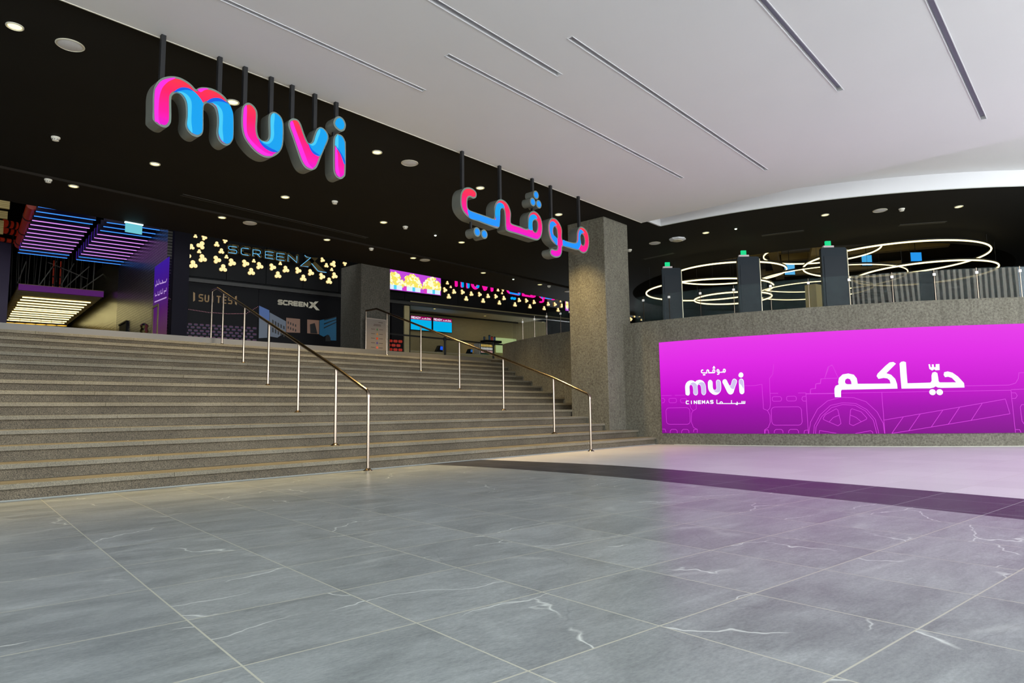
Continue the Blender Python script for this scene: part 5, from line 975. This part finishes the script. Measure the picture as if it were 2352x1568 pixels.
for i, (xl, xr, yc, z, lab) in enumerate([(1487, 1767, 667, 4.4, 'glowing ring light reaching furthest left over the terrace'), (1545, 1797, 629, 4.75, 'glowing ring light behind the middle standing panel'), (1598, 1767, 685, 4.2, 'small low glowing ring light behind the middle standing panel'), (1861, 2235, 599, 4.82, 'largest glowing ring light on the right of the terrace'), (1980, 2262, 629, 4.5, 'lower glowing ring light crossing the zebra reflection panels'), (1762, 2008, 579, 5.42, 'glowing ring light half hidden by the ceiling opening'), (1745, 1990, 668, 4.25, 'low thin glowing ring light right of the middle standing panel'), (1740, 2060, 642, 4.5, 'thin glowing ring light between the two right standing panels')]):
    c = at_z((xl + xr) / 2, yc, z); r = (xr - xl) / 2 * (c - EYE).dot(FW) / FPX; e = empty('ring_light', c, lab, 'ring light', 'glowing ring lights over the terrace')
    mb = MB(); mb.tube([(r * math.cos(2 * PI * j / 96), r * math.sin(2 * PI * j / 96), 0) for j in range(96)], (.021 if i < 6 else .012), 8, closed=True); mb.build('light_tube', M_RING, e)
    mb = MB(); mb.tube([(r * math.cos(2 * PI * j / 96), r * math.sin(2 * PI * j / 96), .04) for j in range(96)], .022, 6, closed=True); mb.build('ring_frame', M_STRUT, e)
    mb = MB()
    for j in range(3): a = 2 * PI * j / 3 + .5; mb.tube([(r * math.cos(a), r * math.sin(a), .04), (r * math.cos(a), r * math.sin(a), 6.2 - z)], .004, 4)
    mb.build('suspension_wire', M_STRUT, e)
mb = MB(); c = at_z(1868, 655, 4.0); mb.box((0, 0, 0), (.35, .3, 4.0 - LZ)); o = mb.place('pillar', mat('yellow_plaster', (.42, .34, .14), .6), (c.x, c.y, (LZ + 4.0) / 2)); struct(o, 'yellowish square column behind the right standing panel', 'pillar')
mb = MB(); mb.box((32, 20.6, 3.6), (14, .2, 3.2)); struct(mb.build('wall_terrace_back', mat('slate_wall', (.018, .024, .030), .35)), 'dark slate wall behind the terrace', 'wall')
for i, (px, py, w, h, c_, lab) in enumerate(((1990, 598, .34, .36, (70, 175, 235), 'small blue reflection built as a screen in the terrace opening, left one'), (2103, 590, .36, .30, (40, 160, 250), 'small plain blue reflection built as a screen in the terrace opening, right one'), (1813, 618, .36, .42, (90, 185, 240), 'small blue reflection built as a screen between the standing panels'))):  # blue reflections in the glossy upper ceiling, built as small hanging screens
    c = at_z(px, py, 5.3); e = empty('menu_screen', c, lab, 'screen', 'blue reflections built as screens over the terrace'); rt = Vector((RT.x, RT.y, 0)).normalized(); fwd = Vector((-rt.y, rt.x, 0)); ax = (rt, fwd, Vector((0, 0, 1)))  # not menus: these screens stand in for reflections in the upper ceiling
    mb = MB(); mb.box((0, 0, 0), (w, .05, h), ax); mb.build('screen_housing', M_DARK, e); mb = MB(); mb.box(fwd * -.028, (w * .92, .006, h * .9), ax); mb.build('screen_picture', emis('small_blue%d' % i, c_, .9), e)
    mb = MB(); mb.tube([(0, 0, h / 2), (0, 0, 6.2 - c.z)], .01, 6); mb.build('hanger', M_STRUT, e)

# ================================================================== LEFT: mall corridor with light bars
mb = MB(); mb.box((XC + .1, 24.2, 4.6), (.2, 6.4 + .8, 4.6)); struct(mb.build('wall_corridor', M_BRICK), 'glossy dark brick side wall of the corridor', 'wall')
M_GLD = mat('glossy_brown_wall', (.16, .13, .05), .22); k_ = N(M_GLD); k_.l(k_.mix(k_.noise(k_.co((3, 3, .4)), 2), (.10, .085, .03), (.22, .18, .08)), k_.b.inputs['Base Color']); k_.bump(k_.noise(k_.co((.4, .4, 8)), 3), .25, .02)
mb = MB(); mb.box((XC + .1, 35, 4.6), (.2, 14.4, 4.6)); struct(mb.build('wall_corridor_far', M_GLD), 'glossy brown side wall further down the corridor', 'wall')
mb = MB(); a = at_y(17, 700, 28.9).x; mb.box((a - 3, 28.9, 4.6), (6, .2, 4.6)); struct(mb.build('wall_corridor_left', mat('purple_brick', (.03, .012, .06), .5)), 'dark purple wall closing the corridor on the left', 'wall')
bars = [(j, 21.0 + .5277 * j) for j in range(13)]
def barcol(j, n): 
    t = j / (n - 1); return 'b' if t < .2 or t > .84 else 'p'
M_BARB, M_BARP = emis('bar_blue', (60, 140, 255), 1.5), emis('bar_pink', (215, 140, 250), 1.5); M_FIN = mat('fin_black', (.02, .010, .05), .5)
for g, (x0, x1, y0, n) in enumerate(((1.545, 2.92, 21.0, 13), (3.195, 4.56, 21.59, 12))):
    for j in range(n):
        y = y0 + j * (.5277 if g == 0 else .5264); m_ = M_BARB if barcol(j, n) == 'b' else M_BARP
        e = empty('light_bar', ((x0 + x1) / 2, y, 6.25), f'{"blue" if m_ is M_BARB else "pink"} glowing ceiling bar, {ordn(j)} from the front in the {"left" if g == 0 else "right"} group', 'light bar', 'light bars of the %s ceiling group' % ('left' if g == 0 else 'right'))
        mb = MB(); mb.box((0, 0, .17), (x1 - x0, .045, .30)); mb.build('fin', M_FIN, e); mb = MB(); mb.box((0, 0, 0), (x1 - x0, .020, .018)); mb.build('light_strip', m_, e)
        if (g == 0 and j in (10, 11)) or (g == 1 and j >= 3): mb = MB(); mb.box((-(x1 - x0) / 2 - .006, 0, .15), (.010, .03, .28)); mb.build('end_light_strip', emis('bar_end_violet', (90, 40, 210), .5), e)
ld = bpy.data.lights.new('bar_glow', 'AREA')
bpy.data.lights.remove(ld)
# slatted canopy with warm strips
yC = 29.5; tl, tr, bl = at_y(44, 652, yC), at_y(238, 671, yC), at_y(42, 665.5, yC); zc0, zc1 = bl.z, tl.z; xc0, xc1 = bl.x, tr.x; yE = at_z(140, 750, zc0).y
e = empty('slatted_canopy', ((xc0 + xc1) / 2, yC, zc0), 'slatted ceiling canopy with warm light strips and purple front, far left', 'canopy')
mb = MB(); mb.box(((xc0 + xc1) / 2, yC, (zc0 + zc1) / 2), (xc1 - xc0, .06, zc1 - zc0)); child(mb, 'front_fascia', emis('fascia_purple', (92, 32, 112), .55, base=(.1, .03, .12)), e)
mb = MB(); ns = 34
for i in range(ns): y = yC + .1 + (yE - yC) * i / ns; mb.box(((xc0 + xc1) / 2, y, zc0 + .09), (xc1 - xc0, .05, .16))
o = child(mb, 'slats', mat('warm_slat', (.30, .21, .07), .5), e)
mb = MB(); mb.box(((xc0 + xc1) / 2, (yC + yE) / 2, zc0 + .22), (xc1 - xc0, yE - yC, .04)); child(mb, 'top_board', mat('canopy_board', (.35, .26, .08), .6), e)
LR = [(302, 365, 1225, 435), (270, 403, 1176, 464), (240, 432, 1130, 505), (226, 467, 1098, 532), (209, 503, 1064, 564), (192, 520, 1026, 590), (165, 553, 988, 617), (145, 581, 953, 642), (133, 611, 928, 668), (117, 645, 898, 696), (98, 668, 865, 720)]
for q in LR:
    a, b = at_z(q[0] / 5.88, 620 + q[1] / 5.88, zc0), at_z(q[2] / 5.88, 620 + q[3] / 5.88, zc0); mb = MB(); mb.box(((a.x + b.x) / 2, (a.y + b.y) / 2, zc0 - .01), (b.x - a.x, .05, .04)); child(mb, 'light_strip', emis('canopy_strip', (255, 238, 165), 2.6), e)
for i in range(6):
    c = at_z((125 + i * 142) / 5.88, 620 + (712 + i * 7.5) / 5.88, 5.0); e2 = empty('disc_light', c, f'flat yellow disc lamp low behind the stairs, {ordn(i)} from the left', 'disc lamp', 'yellow disc lamps behind the stairs')
    mb = MB(); mb.lathe((0, 0, 0), [(.21, 0), (.21, .05), (.18, .07)], 24); mb.build('lamp_rim', M_FIN, e2); mb = MB(); mb.lathe((0, 0, -.01), [(.195, 0), (.195, .012)], 24); mb.build('lamp_face', emis('disc_amber', (225, 175, 60), 1.3), e2); mb = MB(); mb.tube([(0, 0, .06), (0, 0, .24)], .008, 5); mb.build('cord', M_FIN, e2)
# pipes, rods and boards of the open service ceiling
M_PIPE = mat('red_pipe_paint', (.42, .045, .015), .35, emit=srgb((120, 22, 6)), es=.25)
def pipe(a, b, r, label, m_=M_PIPE):
    e = empty('service_pipe', (Vector(a) + Vector(b)) / 2, label, 'pipe', 'red service pipes'); mb = MB(); mb.tube([a, b], r, 12); child(mb, 'pipe_run', m_, e, True)
    mb = MB(); d = (Vector(b) - Vector(a)).normalized()
    for t in (.25, .6, .9): p = Vector(a).lerp(Vector(b), t); mb = MB(); mb.tube([p - d * .03, p + d * .03], r * 1.15, 12); child(mb, 'coupling', M_STRUT, e, True)
pipe(at_z(74, 470, 6.5), at_z(44, 562, 6.5), .13, 'thick red pipe running back beside the left light bars')
pipe(at_z(8, 512, 6.7), at_z(44, 520, 6.7), .12, 'red cross pipe at the left edge, upper'); pipe(at_z(8, 527, 6.7), at_z(44, 535, 6.7), .12, 'red cross pipe at the left edge, middle'); pipe(at_z(0, 549, 6.7), at_z(44, 557, 6.7), .07, 'thin red cross pipe at the left edge, lowest')
pipe(at_y(140, 600, 30), at_y(137, 661, 30), .022, 'upright red pipe above the slatted canopy, right one'); pipe(at_y(124, 598, 30), at_y(121, 660, 30), .022, 'upright red pipe above the slatted canopy, left one')
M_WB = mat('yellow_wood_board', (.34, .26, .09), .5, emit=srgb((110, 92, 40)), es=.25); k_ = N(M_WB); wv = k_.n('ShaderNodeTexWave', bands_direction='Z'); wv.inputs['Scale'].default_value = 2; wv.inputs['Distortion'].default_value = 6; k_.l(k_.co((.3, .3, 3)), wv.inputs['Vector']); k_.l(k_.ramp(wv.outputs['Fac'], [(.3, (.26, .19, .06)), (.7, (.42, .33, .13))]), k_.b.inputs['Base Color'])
for i, (q, Y) in enumerate((([(23, 461), (23, 481)], 20.6), ([(18, 486), (14, 503)], 22.4), ([(9, 507), (4, 538)], 24.4))):
    a, b = at_y(*q[0], Y), at_y(*q[1], Y); mb = MB(); mb.box((a.x - .8, Y, (a.z + b.z) / 2), (1.6, .06, a.z - b.z)); o = mb.build('wood_board', M_WB, origin=(a.x - .8, Y, b.z)); tag(o, ['yellow wooden board at the left edge, nearest and highest', 'yellow wooden board at the left edge, middle one', 'yellow wooden board at the left edge, furthest and lowest'][i], 'board', 'wooden boards at the left edge')
M_ROD = mat('rod_grey', (.30, .28, .24), .5)
rr_ = random.Random(5)
rodroot = empty('ceiling_grid', (3, 29, 7), 'tangle of thin grey hanging rods and braces above the slatted canopy', 'rods')
for i in range(26):
    px = 25 + i * 9; p = at_y(px + rr_.uniform(-3, 3), 600, 31 + rr_.random() * 4); q = Vector((p.x + rr_.uniform(-.1, .1), p.y, 5.4)); 
    mb = MB(); mb.tube([Vector((p.x, p.y, 8.5)), q], .012, 5); child(mb, 'rod', M_ROD, rodroot)
for (a, b) in (((130, 600), (90, 655)), ((170, 605), (140, 655)), ((205, 612), (150, 660)), ((250, 620), (185, 665)), ((60, 600), (40, 650)), ((110, 602), (200, 640))):
    mb = MB(); mb.tube([at_y(*a, 31), at_y(*b, 31.5)], .02, 6); child(mb, 'brace', M_ROD, rodroot)
# purple poster, door and small window on the corridor wall
xw = XC - .012
def cw(px, py): p = at_x(px, py, xw); return (p.y, p.z)
def flatx(mb, poly, x): mb.poly(poly, [], lambda y, z, x=x: Vector((x, y, z)))
y0_, y1_ = cw(389.5, 600)[0], cw(357.5, 600)[0]; zt = cw(389, 590)[1]
e = empty('wall_poster', (xw, y0_, LZ), 'tall purple poster with white Arabic lettering at the corner of the brick wall', 'poster')
mb = MB(); mb.box((xw - .008, (y0_ + y1_) / 2, (LZ + zt) / 2), (.016, y1_ - y0_, zt - LZ)); child(mb, 'print_sheet', emis('poster_purple', (96, 30, 165), .75, [(0, srgb((110, 85, 60))), (.28, srgb((90, 50, 80))), (.5, srgb((85, 20, 105))), (1, srgb((60, 25, 170)))], 0, zt - LZ), e)
M_PW = emis('poster_white', (205, 170, 235), .8)
def C1(zx, zy): return cw(zx / 4.611, 440 + zy / 4.611)
mb = MB()
for st in ([(1775, 925), (1765, 955), (1735, 965), (1725, 940)], [(1735, 965), (1700, 975), (1702, 950)], [(1690, 930), (1690, 980), (1672, 985), (1668, 945)], [(1668, 985), (1655, 1005), (1655, 985)], [(1770, 1020), (1768, 1050), (1745, 1055), (1748, 1080)], [(1730, 1030), (1728, 1075), (1710, 1080), (1712, 1045)], [(1700, 1055), (1698, 1090), (1680, 1095), (1682, 1060)], [(1670, 1095), (1652, 1105), (1652, 1080)], [(1770, 1120), (1645, 1170)]):
    ribbon(mb, [C1(*p) for p in st], .035, lambda y, z: Vector((xw - .02, y, z)))
child(mb, 'lettering', M_PW, e)
e = empty('corridor_door', (xw, cw(358, 700)[0], LZ), 'dark open doorway in the brick wall beside the purple poster', 'door'); ya, yb = cw(364.5, 740)[0], cw(352.5, 740)[0]; zt = cw(360, 703)[1]
mb = MB(); mb.box((xw - .005, (ya + yb) / 2, (LZ + zt) / 2), (.02, yb - ya, zt - LZ)); child(mb, 'door_leaf', M_DARK, e)
mb = MB(); [mb.box((xw - .02, y, (LZ + zt) / 2), (.05, .06, zt - LZ)) for y in (ya, yb)]; mb.box((xw - .02, (ya + yb) / 2, zt), (.05, yb - ya, .06)); child(mb, 'door_frame', mat('door_frame', (.20, .17, .06), .4), e)
e = empty('wall_opening', (xw, cw(284, 750)[0], LZ), 'small dark opening low in the brick wall', 'opening'); ya, yb = cw(292.5, 745)[0], cw(275, 750)[0]; zt = cw(284, 742)[1]
mb = MB(); mb.box((xw - .005, (ya + yb) / 2, (LZ + zt) / 2), (.02, yb - ya, zt - LZ)); child(mb, 'dark_recess', M_SL, e); mb = MB(); mb.box((xw - .02, ya, (LZ + zt) / 2), (.05, .05, zt - LZ)); mb.box((xw - .02, (ya + yb) / 2, zt), (.05, yb - ya, .05)); child(mb, 'frame', M_DARK, e)
c = at_x(331, 760, XC - .25); e = empty('ribbed_column', (c.x, c.y, LZ), 'shiny ribbed metal column lamp beside the brick wall', 'column lamp'); mb = MB()
mb.lathe((0, 0, 0), [(.10, 0)] + [((.115 if j % 2 else .085), .25 + j * .075) for j in range(12)] + [(.09, 1.12), (.02, 1.16)], 18); mb.build('column_body', mat('polished_brass', (.6, .5, .2), .15, 1.0), e, None, True)
